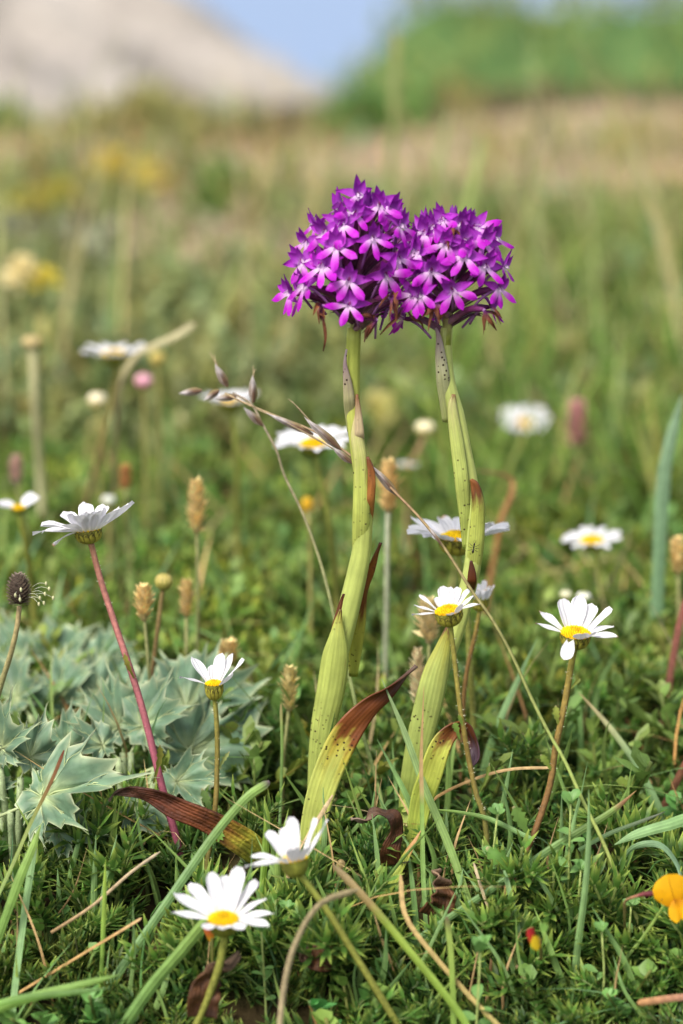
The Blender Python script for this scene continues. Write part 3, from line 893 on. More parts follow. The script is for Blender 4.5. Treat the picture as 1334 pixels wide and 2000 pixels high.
# ---- the right, shorter orchid
b1 = P(800, 1690, -0.012)
b1[2] = gh(b1[0], b1[1]) - .004
orc2 = thing('orchid', b1, 'shorter magenta orchid with a rounder head and a stem leaning left', 'orchid', 'pair of magenta orchids')
tapered(orc2, 'stem', [(800, 1700, 34, -.012), (800, 1600, 40, -.008), (812, 1500, 44), (832, 1400, 48), (858, 1310, 42), (888, 1240, 34), (908, 1170, 34), (924, 1100, 34), (928, 1030, 36), (918, 950, 34), (905, 880, 32), (892, 810, 30), (876, 750, 28), (870, 690, 26), (872, 640, 24)],
        [(0, H('b2c460')), (.4, H('bfca70')), (.7, H('c4ce74')), (1, H('c8d678'))], 44)
leaf(orc2, 'sheath_leaf', [(798, 1700, 34, -.012), (795, 1640, 40, -.016), (800, 1560, 48, -.017), (815, 1470, 56, -.018), (834, 1390, 62, -.018), (850, 1320, 56, -.018), (864, 1272, 36, -.017), (872, 1240, 18, -.016), (880, 1212, 3, -.016)],
     [(0, H('aabc5a')), (.6, H('b4c06a')), (.86, H('b5b24c')), (.92, H('7d5a40')), (1, H('6b4a38'))], 28, 9, .6, seed=12, label='broad yellow-green sheath leaf with a brown point')
leaf(orc2, 'leaf', [(806, 1660, 34, -.024), (822, 1570, 50, -.026), (838, 1520, 54, -.028), (858, 1462, 50, -.028), (880, 1430, 40, -.026), (905, 1420, 34, -.024), (922, 1444, 34, -.024), (926, 1475, 30, -.026), (922, 1500, 6, -.028)],
     [(0, H('a6b652')), (.36, H('b8bc52')), (.43, H('6f421c')), (.6, BR1), (.72, BR2), (.82, H('574048')), (1, H('4c3640'))], 32, 9, .35, twist=[(0, 0), (.5, .2), (.7, .9), (1, .5)], wav=.06, seed=13, label='short orchid leaf with a curled brown tip hanging over a daisy stem')
leaf(orc2, 'withered_leaf', [(764, 1690, 46, -.03), (762, 1660, 40, -.032), (775, 1625, 32, -.03), (765, 1592, 30, -.03), (740, 1586, 20, -.028), (715, 1598, 18, -.028), (686, 1604, 5, -.028)],
     [(0, H('553018')), (.5, H('3f2414')), (.75, H('5e4636')), (1, H('7a6a5c'))], 26, 7, .3, mt=M_BROWN, twist=[(0, 0), (1, 1.6)], wav=.16, seed=14, label='dead dark brown basal leaf curled to one side')
leaf(orc2, 'sheath_leaf', [(914, 1180, 32, -.007), (926, 1110, 34, -.008), (932, 1040, 32, -.008), (934, 985, 26, -.009), (928, 950, 18, -.009), (920, 936, 4, -.009)],
     [(0, H('aeb85e')), (.55, H('b2ba58')), (.68, H('6b4528')), (.85, H('8a5430')), (1, BR3)], 22, 9, .8, wav=.03, seed=15, label='sheath leaf with a papery brown tip standing off the stem')
leaf(orc2, 'sheath_leaf', [(912, 1080, 20, -.010), (908, 1000, 28, -.010), (900, 920, 30, -.009), (892, 860, 28, -.008), (884, 800, 20, -.007), (886, 770, 6, -.006)],
     [(0, H('a9b55a')), (.6, H('b6c06a')), (.9, H('b8b478')), (1, H('7a4a2a'))], 20, 9, .8, seed=16)
leaf(orc2, 'sheath_leaf', [(876, 830, 30, -.006), (868, 760, 30, -.007), (861, 700, 22, -.007), (857, 660, 10, -.006), (851, 640, 2, -.006)],
     [(0, H('bcc47a')), (.45, H('c0be96')), (.7, H('b3a096')), (1, H('a08890'))], 18, 7, .75, seed=17, label='pale pinkish bract clasping the upper stem')
leaf(orc2, 'sheath_leaf', [(920, 1165, 22, -.011), (922, 1125, 18, -.012), (920, 1095, 4, -.011)], [(0, BR1), (1, BR2)], 10, 5, .5, seed=18)
flower_head(orc2, b1, (872, 888), (890, 530), 650, 432, .0195,
            [(870, 477), (910, 472), (943, 474), (906, 502), (947, 522), (885, 567), (975, 565), (984, 521), (865, 430), (828, 455), (816, 496), (966, 468), (820, 577), (806, 577), (900, 440), (930, 446), (846, 445), (842, 530)],
            [(912, 436, -.004), (885, 428, 0.003)], [(947, 606), (884, 446), (850, 592)], 12)
withered_bits(orc2, [([(795, 606, 7, -.012), (806, 622, 7, -.012), (822, 630, 6, -.012), (827, 645, 3, -.012)], 6), ([(962, 600, 6, -.015), (972, 612, 7, -.015), (980, 622, 4, -.015)], 6)])

# ------------------------------------------------------------------ daisies
WH, WHS = H('f4f2f6'), H('ffffff', .92)
DP = [(0, .42), (.2, .72), (.5, 1.0), (.8, .95), (.93, .72), (1, .3)]

def daisy_petal(seed, ln, wd, curl, cup, tipbrown=False):
    r = np.random.default_rng(seed); b = MB()
    cg = lambda t: colgrad([(0, H('eef0d8')), (.15, WH), (.93, WH), (1, H('b98f5c') if tipbrown else WH)], t)
    petal_ribbon(b, [0, 0, 0], [1, 0, 0], [0, 0, 1], ln, wd, DP, cg, curl, cup, 10, 7, .05, r)
    return b

def disc_mb(rad, dome, c0, bs):
    b = MB()
    n = 150
    for i in range(n):
        q = math.sqrt((i + .5) / n); a = i * 2.39996
        p = np.array([math.cos(a) * q * rad, math.sin(a) * q * rad, dome * (1 - q * q)])
        rr = rad * (.075 if q > .45 else .062)
        col = H('f8d416') * rng.uniform(.8, 1.1) if q > .4 else H('ecc41a') * rng.uniform(.7, 1.0)
        b.ball(c0 + bs @ p, np.array([rr, rr, rr * rng.uniform(1.3, 2.4)]), col, 5, 4, axis=bs[:, 2] + bs[:, 0] * math.cos(a) * q * .5 + bs[:, 1] * math.sin(a) * q * .5)
    g = np.linspace(0, 1, 6)
    # solid dome under the florets
    th = np.arange(14) * 2 * math.pi / 14
    v = np.stack([np.outer(g, np.cos(th)) * rad, np.outer(g, np.sin(th)) * rad, np.repeat((dome * (1 - g ** 2) - rad * .02)[:, None], 14, 1)], -1)
    v[0] += 1e-6
    b.add(v @ bs.T + c0, ring(6, 14), H('c89410'))
    return b

def involucre(root, c0, bs, rad, dep, detail, dark=True):
    b = MB()
    z = np.linspace(0, 1, 7)
    prof = np.sqrt(np.clip(1 - (1 - z) ** 2.2, 0.03, 1))
    th = np.arange(16) * 2 * math.pi / 16
    rr = rad * (.28 + .72 * prof) * .96
    v = np.stack([np.outer(rr, np.cos(th)), np.outer(rr, np.sin(th)), np.repeat((-dep * (1 - z))[:, None], 16, 1)], -1)
    b.add(v @ bs.T + c0, ring(7, 16), H('7c8030'))
    inv = b.build('involucre', M_BRACT, root)
    if detail:
        for row, (n, z0, z1, off) in enumerate(((11, .02, .72, .02), (13, .25, .92, .0), (15, .5, 1.06, -.02))):
            for k in range(n):
                a = (k + .5 * (row % 2)) / n * 2 * math.pi + rng.uniform(-.05, .05)
                zz = np.linspace(z0, z1, 6)
                pr = rad * (.28 + .72 * np.sqrt(np.clip(1 - (1 - np.minimum(zz, 1)) ** 2.2, .03, 1))) * (1.02 + off)
                er = bs[:, 0] * math.cos(a) + bs[:, 1] * math.sin(a)
                pts = c0 + np.outer(pr, er) + np.outer(-dep * (1 - zz), bs[:, 2])
                wd = rad * 2 * math.pi / n * .95 * np.array([.6, .95, 1.0, .85, .55, .08])
                c = np.zeros((6, 5, 3)); cc = H('a9a23e') * rng.uniform(.8, 1.15)
                c[:] = cc; c[:, 0] = c[:, -1] = H('2a2010'); c[-1] = H('2e2210'); c[-2] = c[-2] * .6
                bb = MB(); bb.ribbon(pts, wd, er, c, m=5, cup=-.35)
                bb.build('bract', M_BRACT, inv)
    return inv

PET_CACHE = {}
def petal_mesh(kind):
    if kind not in PET_CACHE:
        s_, curl, cup, tb = kind
        PET_CACHE[kind] = make_mesh('petal', *daisy_petal(s_, 1.0, 1.0, curl, cup, tb).arrays(), M_WHITE)
    return PET_CACHE[kind]

def daisy(label, head, Y, rad_px, dep_px, axis, petals, plen_px, pw_px, stem, scol, group, disc=True, detail=True, sw=(10, 13), leaves=(), name='daisy', dome=.35):
    """head: pixel of the disc centre; stem rows: pixels (px, py, Y) from the head down"""
    s = S(Y); c0 = P(head[0], head[1], Y)
    ax = nrmz(axis); bs = basis(ax, (0, 1, 0))
    # azimuth 0 = right of the picture, 90 = away
    x = nrmz(np.array([1.0, 0, 0]) - ax * ax[0]); bs = np.stack([x, np.cross(ax, x), ax], 1)
    rad, dep = rad_px * s, dep_px * s
    top = c0 - ax * dep
    sp = [top + ax * dep * .25] + [P(q[0], q[1], q[2]) for q in stem]
    base = np.array(sp[-1])
    g = float(gh(base[0], base[1]))
    if base[2] < g + .004 or base[2] > g + .0005: base[2] = g - .003
    sp.append(base) if np.linalg.norm(sp[-1] - base) > 1e-4 else None
    root = thing(name, base, label, 'daisy', group)
    n = 26
    pts = spline(sp, n)
    b = MB(); t = np.linspace(0, 1, n)
    b.tube(pts, np.interp(t, [0, .04, .12, 1], [sw[0] * 1.5, sw[0] * 1.15, sw[0], sw[1]]) * .5 * s, colgrad(scol, t), k=8, ridge=.06)
    st = b.build('stem', M_STEM, root)
    if detail:                                 # short pale hairs
        hb = MB()
        for i in range(90):
            u = rng.integers(3, n - 1); d = nrmz(np.cross(pts[u] - pts[u - 1], rng.normal(size=3)))
            f = rng.uniform(); q = pts[u] * f + pts[u - 1] * (1 - f) + d * sw[0] * .45 * s
            hb.ribbon(np.array([q, q + d * .0004, q + d * .0008 + [0, 0, .0002]]), np.array([.00016, .00012, .00003]), np.cross(d, [0.3, 0.2, 1]), H('d8d8b8'), m=2)
        hb.build('stem_hairs', M_STEM, st, kind='stuff')
    for lf in leaves: stem_leaf(root, st, *lf)
    involucre(root, c0, bs, rad, dep, detail)
    if disc: disc_mb(rad * .93, rad * dome, c0 + ax * rad * .02, bs).build('disc', M_DISC, root)
    for k, pt in enumerate(petals):
        az, el, lf, wf = pt[:4]
        curl, cup, tb = (pt[4:7] + (None,) * 3)[:3] if len(pt) > 4 else (None, None, None)
        curl = -.12 if curl is None else curl; cup = .22 if cup is None else cup
        a, e = R(az), R(el)
        d = bs @ np.array([math.cos(a) * math.cos(e), math.sin(a) * math.cos(e), math.sin(e)])
        u = bs @ np.array([-math.cos(a) * math.sin(e), -math.sin(a) * math.sin(e), math.cos(e)])
        o = c0 + bs @ np.array([math.cos(a), math.sin(a), 0]) * rad * .88
        M = np.eye(4)
        M[:3, 0] = d * plen_px * s * lf; M[:3, 1] = np.cross(u, d) * pw_px * s * wf; M[:3, 2] = u * plen_px * s * lf * (1 if True else 1)
        # cup was made for width 1: scale it by the width instead
        M[:3, 3] = o
        kind = (int(k % 5), round(curl, 2), round(cup * pw_px * wf / (plen_px * lf), 2), bool(tb))
        place('petal', petal_mesh(kind), root, M, np.array(base))
    return root

def stem_leaf(root, st, rows, col, teeth=3, name='leaf', wpx=14, nrm=(0.2, -1, .3)):
    pts, wd = pix([(r_[0], r_[1], 1, r_[2]) for r_ in rows], 11)
    t = np.linspace(0, 1, 11)
    w_ = np.interp(t, [0, .2, .6, .85, 1], [.25, .5, 1, .8, .15]) * wpx * wd[0]
    w_ = w_ * (1 + .28 * np.where(np.arange(11) % 2 == 0, 1, -1) * (t > .25))
    b = MB(); b.ribbon(pts, w_, np.array(nrm, float), colgrad([(0, col), (.9, col * 1.1), (1, H('c9b98c'))], t), m=5, cup=.3)
    b.build(name, M_LEAF, root)

def ringpet(n, el, j=6, jl=.12, lo=0, hi=360, w=(.85, 1.1)):
    o = []
    for k in range(n):
        o.append((lo + (hi - lo) * (k + .5) / n + rng.uniform(-j, j), el + rng.uniform(-7, 9), rng.uniform(1 - jl, 1 + jl), rng.uniform(*w), -rng.uniform(.02, .2), .22, rng.uniform() < .18))
    return o

GD = 'sharp daisies around the orchids'
GBK = 'blurred daisies behind the orchids'
PK = [(0, H('a9905c')), (.15, H('b8806a')), (.6, H('a85c6a')), (1, H('8a4058'))]
OL = [(0, H('8f9a3e')), (.2, H('8a823c')), (.6, H('7d6a34')), (1, H('6f7038'))]
OLG = [(0, H('9aa646')), (.3, H('86883c')), (1, H('80803a'))]

daisy('white daisy seen from below on a long pinkish stem above the spiny grey-green leaves', (172, 1036), -.005, 27, 26, (-.12, .10, .98),
      [(190, 14, 1.1, 1.35, -.15), (212, 24, .95, 1.25, -.25), (234, 36, .9, 1.3, -.25), (258, 50, .85, 1.35, -.2), (282, 52, .8, 1.25, -.15), (304, 46, .85, 1.1, -.05), (328, 38, .95, 1.05, -.05), (348, 30, 1.05, .95, .05), (5, 26, 1.1, .8, .1), (30, 34, .9, .9), (62, 46, .8, 1.1), (95, 50, .9, 1.1), (128, 36, .9, 1.1), (158, 20, 1.05, 1.25), (205, -8, .7, .6, -.2, .3, True)], 76, 29,
      [(178, 1062, -.005), (190, 1110, -.005), (205, 1160, -.006), (235, 1250, -.008), (262, 1330, -.01), (285, 1410, -.012), (305, 1490, -.014), (325, 1570, -.016), (345, 1640, -.018), (354, 1700, -.02)], PK, GD, sw=(11, 16),
      leaves=[([(300, 1530, -.016), (312, 1480, -.02), (312, 1455, -.022)], H('8a8a3e'), 3, 'leaf', 13), ([(262, 1325, -.012), (250, 1300, -.014), (242, 1275, -.014)], H('8f8a3a'), 3, 'leaf', 10)])
daisy('small half-open daisy with few upright petals standing before the spiny grey-green leaves', (418, 1336), -.02, 19, 32, (0, .03, 1),
      [(184, 22, .95, .6, -.1), (140, 52, 1.1, 1.3, -.1), (100, 75, .6, 1.0), (72, 66, 1.05, 1.25, -.05), (48, 52, 1.15, .8, .05), (20, 40, 1.15, .6, .1), (318, 30, .8, 1.0, .2)], 56, 20,
      [(420, 1372, -.02), (424, 1430, -.021), (424, 1500, -.022), (421, 1570, -.025), (412, 1640, -.028), (404, 1695, -.03)], OL, GD, sw=(9, 11),
      leaves=[([(418, 1590, -.024), (404, 1565, -.026), (394, 1540, -.026)], H('6f8a4a'), 3, 'leaf', 15), ([(426, 1505, -.022), (436, 1485, -.024), (448, 1468, -.024)], H('8f9a5a'), 2, 'leaf', 8), ([(408, 1650, -.03), (424, 1634, -.032), (434, 1622, -.032)], H('6f943f'), 3, 'leaf', 22)])
daisy('daisy with a ragged fan of petals in front of the shorter orchid', (876, 1194), -.03, 28, 30, (-.14, -.06, .98),
      [(182, 4, 1.05, .5, .02), (168, 22, 1.0, .5, .0), (150, 40, 1.05, .55, .02), (98, 66, .95, 1.25, -.05), (80, 62, .9, 1.1), (62, 50, .95, 1.0), (45, 38, 1.0, .9), (24, 24, .95, .8, .05), (6, 12, .85, .8), (120, 50, .6, .8), (312, 30, .45, 1.2, .5), (275, 10, .3, 1, .4)], 46, 19,
      [(881, 1232, -.03), (888, 1290, -.03), (897, 1370, -.031), (905, 1420, -.032), (915, 1480, -.032), (930, 1550, -.034), (950, 1625, -.036)], OL, GD, sw=(9, 11),
      leaves=[([(905, 1420, -.033), (895, 1395, -.034)], H('7d9440'), 2, 'leaf', 8), ([(898, 1445, -.033), (890, 1420, -.034), (886, 1412, -.034)], H('7d9a44'), 3, 'leaf', 14), ([(934, 1550, -.034), (948, 1525, -.036), (956, 1490, -.036)], H('74853c'), 2, 'leaf', 7)])
daisy('open daisy with a broad yellow disc and one petal hanging down', (1124, 1238), -.03, 31, 30, (.06, -.13, .98),
      [(172, 14, .95, .75, .0, .2, True), (155, 30, 1.05, .85, .0, .2, True), (146, 36, .85, .5), (116, 58, 1.05, 1.25, -.05), (82, 62, 1.15, 1.3, -.05), (58, 44, 1.05, 1.2, -.08), (32, 30, 1.2, .9, .12), (14, 20, .9, .9), (348, 8, 1.0, 1.15, -.05, .2, True), (318, 26, .5, 1.1, .3), (282, 20, .35, 1.4, .6), (246, -66, .75, 1.1, .15)], 58, 25,
      [(1121, 1268, -.03), (1112, 1320, -.03), (1100, 1390, -.032), (1085, 1460, -.034), (1075, 1530, -.036), (1050, 1610, -.04), (1025, 1670, -.044), (1004, 1735, -.048)], [(0, H('9aa040')), (.25, H('8f7c3c')), (.6, H('7a5a34')), (1, H('6a4630'))], GD, sw=(12, 13),
      leaves=[([(1115, 1345, -.031), (1126, 1332, -.032), (1133, 1325, -.032)], H('97a04a'), 2, 'leaf', 8), ([(1092, 1420, -.033), (1086, 1395, -.035), (1085, 1378, -.035)], H('9aa44c'), 3, 'leaf', 14), ([(1078, 1505, -.036), (1064, 1485, -.038), (1056, 1474, -.038)], H('869a44'), 3, 'leaf', 14), ([(1036, 1640, -.044), (1016, 1600, -.046), (1002, 1575, -.046)], H('6f9044'), 3, 'leaf', 26), ([(1012, 1710, -.05), (980, 1680, -.052), (950, 1655, -.05)], H('67903f'), 3, 'leaf', 32)])
daisy('daisy turned aside on a yellow-green stalk just in front of the taller orchid base', (574, 1680), -.125, 30, 34, (-.18, .16, .95),
      [(186, 16, 1.0, 1.1, -.2), (205, 18, .9, 1.0, -.2), (160, 22, .9, 1.1, -.1), (130, 60, 1.0, 1.1, -.15), (100, 66, .95, 1.1, -.1), (80, 75, 1.15, 1.05, -.05), (40, 52, 1.15, .7, .05), (18, 44, 1.2, .7, .05), (240, 30, .7, 1.1), (275, 50, .7, 1.1), (310, 50, .6, 1)], 72, 27,
      [(590, 1714, -.125), (640, 1780, -.125), (690, 1860, -.125), (770, 1990, -.125), (800, 2040, -.125), (830, 2100, -.125)], OLG, 'blurred daisies nearest the turf edge', detail=False, sw=(13, 15))
daisy('wide open daisy low in the turf with petals spread like a fan', (436, 1796), -.135, 33, 34, (0, -.06, 1),
      [(180, 14, 1.0, 1.0, -.05), (160, 30, 1.15, 1.15, -.05), (138, 44, 1.05, 1.1), (112, 62, 1.1, 1.05, -.05), (90, 60, 1.0, 1.1), (66, 62, 1.25, 1.2, -.05), (46, 46, 1.1, 1.0), (24, 30, .9, .8), (4, 14, .95, .9), (345, 4, .85, 1.0), (310, 0, .5, 1.1, .1), (275, 6, .4, 1.1, .1), (235, 10, .4, 1)], 78, 29,
      [(438, 1826, -.135), (430, 1880, -.135), (410, 1940, -.135), (380, 2010, -.135), (365, 2060, -.135), (355, 2120, -.135)], OLG, 'blurred daisies nearest the turf edge', detail=False, sw=(15, 16), leaves=[])
bgst = [(0, H('93a046')), (1, H('8a8448'))]
daisy('large daisy with flat spreading petals right behind the shorter orchid stem', (893, 1052), .045, 37, 32, (.02, .06, 1), ringpet(15, 26, jl=.14, w=(1.0, 1.3)), 72, 28, [(897, 1085, .045), (900, 1130, .046), (912, 1200, .048), (918, 1300, .05), (925, 1420, .06)], bgst, GBK, detail=True)
daisy('daisy with a visible yellow disc in the soft grass beyond the open daisy', (1156, 1056), .22, 24, 22, (-.05, -.12, 1), ringpet(15, 16), 42, 17, [(1166, 1080, .22), (1174, 1150, .22), (1178, 1240, .225), (1180, 1330, .23)], bgst, GBK, detail=False)
daisy('daisy with bright yellow disc beside the taller orchid stem behind the oat spikelets', (612, 868), .17, 27, 22, (-.05, -.16, 1), ringpet(15, 20, w=(1, 1.3)), 50, 20, [(616, 893, .17), (630, 950, .17), (645, 1030, .175), (655, 1120, .19), (660, 1200, .2)], bgst, GBK, detail=False)
daisy('blurred daisy directly behind the hanging oat spikelets', (450, 786), .28, 24, 20, (0, .02, 1), ringpet(14, 26, w=(1, 1.3)), 40, 17, [(455, 810, .28), (462, 880, .28), (465, 960, .29), (465, 1060, .31)], bgst, GBK, detail=False)
daisy('far flat-topped daisy on a brownish stalk beside a pale dry stem', (224, 694), .34, 27, 20, (0, .04, 1), ringpet(17, 24, w=(1, 1.3)), 42, 15, [(228, 720, .34), (220, 780, .345), (200, 860, .35), (180, 940, .36), (165, 1040, .38)], [(0, H('93903f')), (1, H('8f6a5a'))], GBK, detail=False)
daisy('round blurred daisy facing the viewer in the green beyond the shorter orchid', (1026, 826), .52, 16, 16, (0, -.38, .92), ringpet(17, 22), 38, 15, [(1028, 850, .52), (1030, 900, .53), (1032, 970, .55)], bgst, GBK, detail=False)
daisy('small daisy with a gap in its petals behind the pink-stemmed daisy', (36, 992), .17, 14, 14, (0, -.12, 1), ringpet(4, 24, lo=140, hi=235, w=(1.1, 1.4)) + ringpet(3, 34, lo=-10, hi=70, w=(1.1, 1.4)), 34, 19, [(40, 1015, .17), (50, 1060, .172), (60, 1120, .18), (66, 1180, .19)], OLG, GBK, detail=False)
daisy('tiny far daisy between the two orchid stems', (795, 912), .36, 11, 12, (0, .05, 1), ringpet(10, 30), 16, 10, [(796, 930, .36), (798, 980, .37), (800, 1040, .39)], bgst, GBK, detail=False)
daisy('faded cream daisy closing up behind the shorter orchid', (938, 1168), .04, 18, 26, (.08, 0, 1), [(a_, 62 + rng.uniform(-8, 12), rng.uniform(.6, 1.0), 1.0, .1, .3, True) for a_ in range(0, 360, 36)], 34, 13, [(936, 1196, .04), (928, 1240, .04), (912, 1310, .042), (905, 1380, .045), (902, 1460, .05)], [(0, H('98983f')), (.4, H('8a6a3c')), (1, H('7a5a3c'))], GBK, disc=False, sw=(8, 9))

def bud(label, c, Y, rpx, hpx, col, stem, scol, sw=9, name='daisy_bud', cat='bud', group='flower buds in the meadow', cream=None):
    s = S(Y); c0 = P(c[0], c[1], Y)
    sp = [c0 - [0, 0, hpx * s * .4]] + [P(*q) for q in stem]
    base = sp[-1].copy(); base[2] = float(gh(base[0], base[1])) - .002; sp.append(base)
    root = thing(name, base, label, cat, group)
    b = MB(); b.tube(spline(sp, 16), sw * .5 * s, colgrad(scol, np.linspace(0, 1, 16)), k=6); b.build('stem', M_STEM, root)
    b = MB(); b.ball(c0, np.array([rpx * s, rpx * s, hpx * .5 * s]), H(col) * .8, 10, 8)
    n = 13
    for row in range(3):
        for k in range(n):
            a = (k + .5 * (row % 2)) / n * 2 * math.pi; zz = np.linspace(-.9 + .45 * row, .1 + .42 * row, 5)
            rr = rpx * s * np.sqrt(np.clip(1 - zz ** 2, .02, 1)) * 1.06
            pts = c0 + np.stack([rr * math.cos(a), rr * math.sin(a), zz * hpx * .5 * s], -1)
            cc = H(cream) if (cream and row == 2) else H(col) * rng.uniform(.8, 1.2)
            b.ribbon(pts, rpx * s * .5 * np.array([.6, 1, .9, .6, .05]), np.array([math.cos(a), math.sin(a), 0]), cc, m=3, cup=-.3)
    b.build('head', M_BRACT, root)
    return root
GS = [(0, H('a09a58')), (1, H('8f8a50'))]
bud('cream rounded flower bud between the two orchids', (830, 836), .36, 18, 30, 'cfc07c', [(826, 860, .36), (812, 890, .36), (795, 930, .37)], [(0, H('b8946a')), (1, H('a08a60'))], cream='f0e6c4')
bud('olive ball-shaped bud on a brown stalk behind the pink-stemmed daisy', (320, 1136), .07, 17, 36, '9a9448', [(316, 1165, .07), (308, 1230, .07), (298, 1310, .075), (290, 1380, .08)], [(0, H('8a7a48')), (1, H('7a5a44'))], cream='b8a860')
bud('pale cream bud below the far flat-topped daisy', (190, 782), .36, 17, 34, 'c8b878', [(192, 805, .36), (196, 850, .36), (196, 920, .37)], GS, cream='f2e8cc')
bud('tan dried flower bud topping a pale straight stalk', (62, 668), .38, 18, 26, 'c2ad78', [(64, 690, .38), (68, 760, .38), (74, 860, .39), (80, 950, .4)], [(0, H('c6c090')), (1, H('b8b488'))], sw=17)
bud('round pink clover bud floating in the blurred grass', (281, 744), .4, 16, 30, 'd58a9c', [(282, 770, .4), (284, 840, .4)], GS, cream='eab4c0', name='clover_bud')
bud('small yellow bud hidden in the grass below the yellow-disced daisy', (600, 987), .26, 11, 36, 'b88c20', [(602, 1015, .2), (606, 1080, .2)], GS, cream='d8a81c', name='yellow_bud')
bud('small magenta bud in the grass beyond the shorter orchid', (1170, 937), .5, 10, 20, 'b060a0', [(1171, 955, .5), (1172, 990, .5)], GS, name='clover_bud')
bud('tiny greenish bud low between the straws beside the taller orchid', (666, 1690), -.05, 9, 26, '9a8458', [(664, 1705, -.05), (660, 1725, -.05)], GS, sw=6)
bud('white blurred bud between the dry stalks', (212, 978), .3, 13, 24, 'b8c08c', [(212, 995, .3), (213, 1040, .3)], GS, cream='f2f2ec')
bud('white bud cluster under the far right daisy', (1140, 1166), .16, 14, 22, 'b4bc80', [(1140, 1185, .16), (1142, 1240, .16)], GS, cream='f2f0e4')
bud('cream bud tucked low beside the far right daisy stem', (1105, 1162), .18, 11, 20, 'b4b478', [(1105, 1180, .18), (1106, 1230, .18)], GS, cream='ece6c8')
bud('yellowish bud behind the blurred green grass', (308, 700), .42, 15, 32, 'b4a050', [(308, 725, .42), (310, 800, .42)], GS, cream='cdb868')

# ------------------------------------------------------------------ sea holly (spiny grey-green leaves)
HB, HV, HM = H('6d8a6c'), H('b0bc88'), H('b8c096')

def holly_leaf(root, base_px, tip_px, Y0, Y1, wide, seed, lobes=3, roll=0.0):
    r = np.random.default_rng(seed)
    A, B = P(base_px[0], base_px[1], Y0), P(tip_px[0], tip_px[1], Y1)
    ln = np.linalg.norm(B - A); d = nrmz(B - A)
    nz = np.array([0, -1.0, .45]) + r.normal(size=3) * .15; nz = nrmz(nz - d * (nz @ d)); x = np.cross(d, nz)
    if roll: x, nz = x * math.cos(roll) + nz * math.sin(roll), nz * math.cos(roll) - x * math.sin(roll)
    # palmate outline in leaf units round a centre: pleated lobes ending in spines
    cy = .30
    if lobes >= 3: angs, rad_ = [-140, -98, -48, 0, 48, 98, 140], [.26, .46, .62, .72, .62, .46, .26]
    else: angs, rad_ = [-115, -58, 0, 58, 115], [.34, .55, .72, .55, .34]
    wf = .62 + wide * .8
    angs = [a_ + r.uniform(-9, 9) for a_ in angs]; rad_ = [q * r.uniform(.82, 1.18) for q in rad_]
    pa, pr = [-180.0], [.22]
    for k, (a_, q) in enumerate(zip(angs, rad_)):
        gl = (a_ - angs[k - 1]) / 2 if k else 20; gr = (angs[k + 1] - a_) / 2 if k < len(angs) - 1 else 20
        sl = .80 * min(q, rad_[k - 1] if k else q) * r.uniform(.85, 1.1); 
        pa += [a_ - gl * .98, a_ - gl * .62, a_ - gl * .50, a_ - gl * .30, a_ - gl * .05 - .8, a_ + r.uniform(-3, 3), a_ + gr * .05 + .8, a_ + gr * .30, a_ + gr * .50, a_ + gr * .62]
        pr += [sl * .92, q * .72, q * r.uniform(.84, .96), q * .74, q * .86, q * 1.08, q * .86, q * .74, q * r.uniform(.82, .96), q * .72]
    pa += [178.0]; pr += [.22]
    pa = np.radians(np.array(pa)); pr = np.array(pr); k = len(pa)
    al = np.radians(np.array(angs)); ph = r.uniform(0, 6, 3); lf_up = r.uniform(-.25, .45, len(angs))
    def surf(a_, q):                          # polar (angle from the tip, radius) -> world
        a_ = np.asarray(a_, float); q = np.asarray(q, float)
        da = np.abs(a_[..., None] - al); near = da.argmin(-1); dd = da.min(-1)
        fold = q * np.minimum(dd, .5) * .8
        z_ = fold + lf_up[near] * q * q - .28 * q * q + .03 * np.sin(a_ * 3 + ph[0]) * q + .02 * np.sin(q * 22 + a_ * 5 + ph[1])
        X_ = np.sin(a_) * q * wf; Y_ = cy + np.cos(a_) * q
        return A + ln * (X_[..., None] * x + Y_[..., None] * d + z_[..., None] * nz)
    b = MB(); fr = [.004, .3, .55, .78, .93, 1.0]
    V = np.array([surf(pa, pr * f) for f in fr])
    cols = np.zeros((6, k, 3)); tint = r.uniform(.85, 1.12)
    cols[:] = HB * tint; cols[0] = HV; cols[1] = HB * .6 * tint + HV * .4; cols[4] = HB * tint * .7 + HM * .3; cols[5] = HM
    b.add(V, ring(6, k), cols.reshape(-1, 3))
    o = b.build('leaf', M_HOLLY, root)
    vb = MB()                                 # pale raised veins
    def vein(a0, q0, a1, q1, w0):
        t_ = np.linspace(0, 1, 9)
        pts = surf(a0 + (a1 - a0) * t_, q0 + (q1 - q0) * t_) + nz * ln * .003
        vb.tube(pts, np.linspace(w0, w0 * .25, 9), HV, k=5)
    c0_ = surf(np.array([0.0]), np.array([.0]))[0]
    vb.tube(spline([A - d * ln * .1, A * .5 + c0_ * .5, c0_], 6), ln * .012, HV, k=6)
    for k_, (a_, q) in enumerate(zip(al, rad_)):
        vein(a_, .01, a_, q * 1.1, ln * .008)
        for sg in (-1, 1):
            vein(a_, q * .42, a_ + sg * .17, q * .84, ln * .004)
    vb.build('veins', M_HOLLY, o)

def holly_plant(label, base_px, leaves, z=0.0):
    b = G(*base_px); b[2] = float(gh(b[0], b[1])) - .003
    root = thing('sea_holly', b, label, 'sea holly', 'spiny sea holly plants')
    st = MB()
    for k, l in enumerate(leaves):
        A = P(l[0][0], l[0][1], l[2])
        m_ = b * .5 + A * .5 + np.array([0, 0, -.006])
        st.tube(spline([b, m_, A], 8), np.linspace(.0018, .0012, 8), H('a8b888'), k=6)
        holly_leaf(root, l[0], l[1], l[2], l[3], l[4], 30 + k + int(base_px[0]), *(l[5:]))
    st.build('stalks', M_STEM, root)

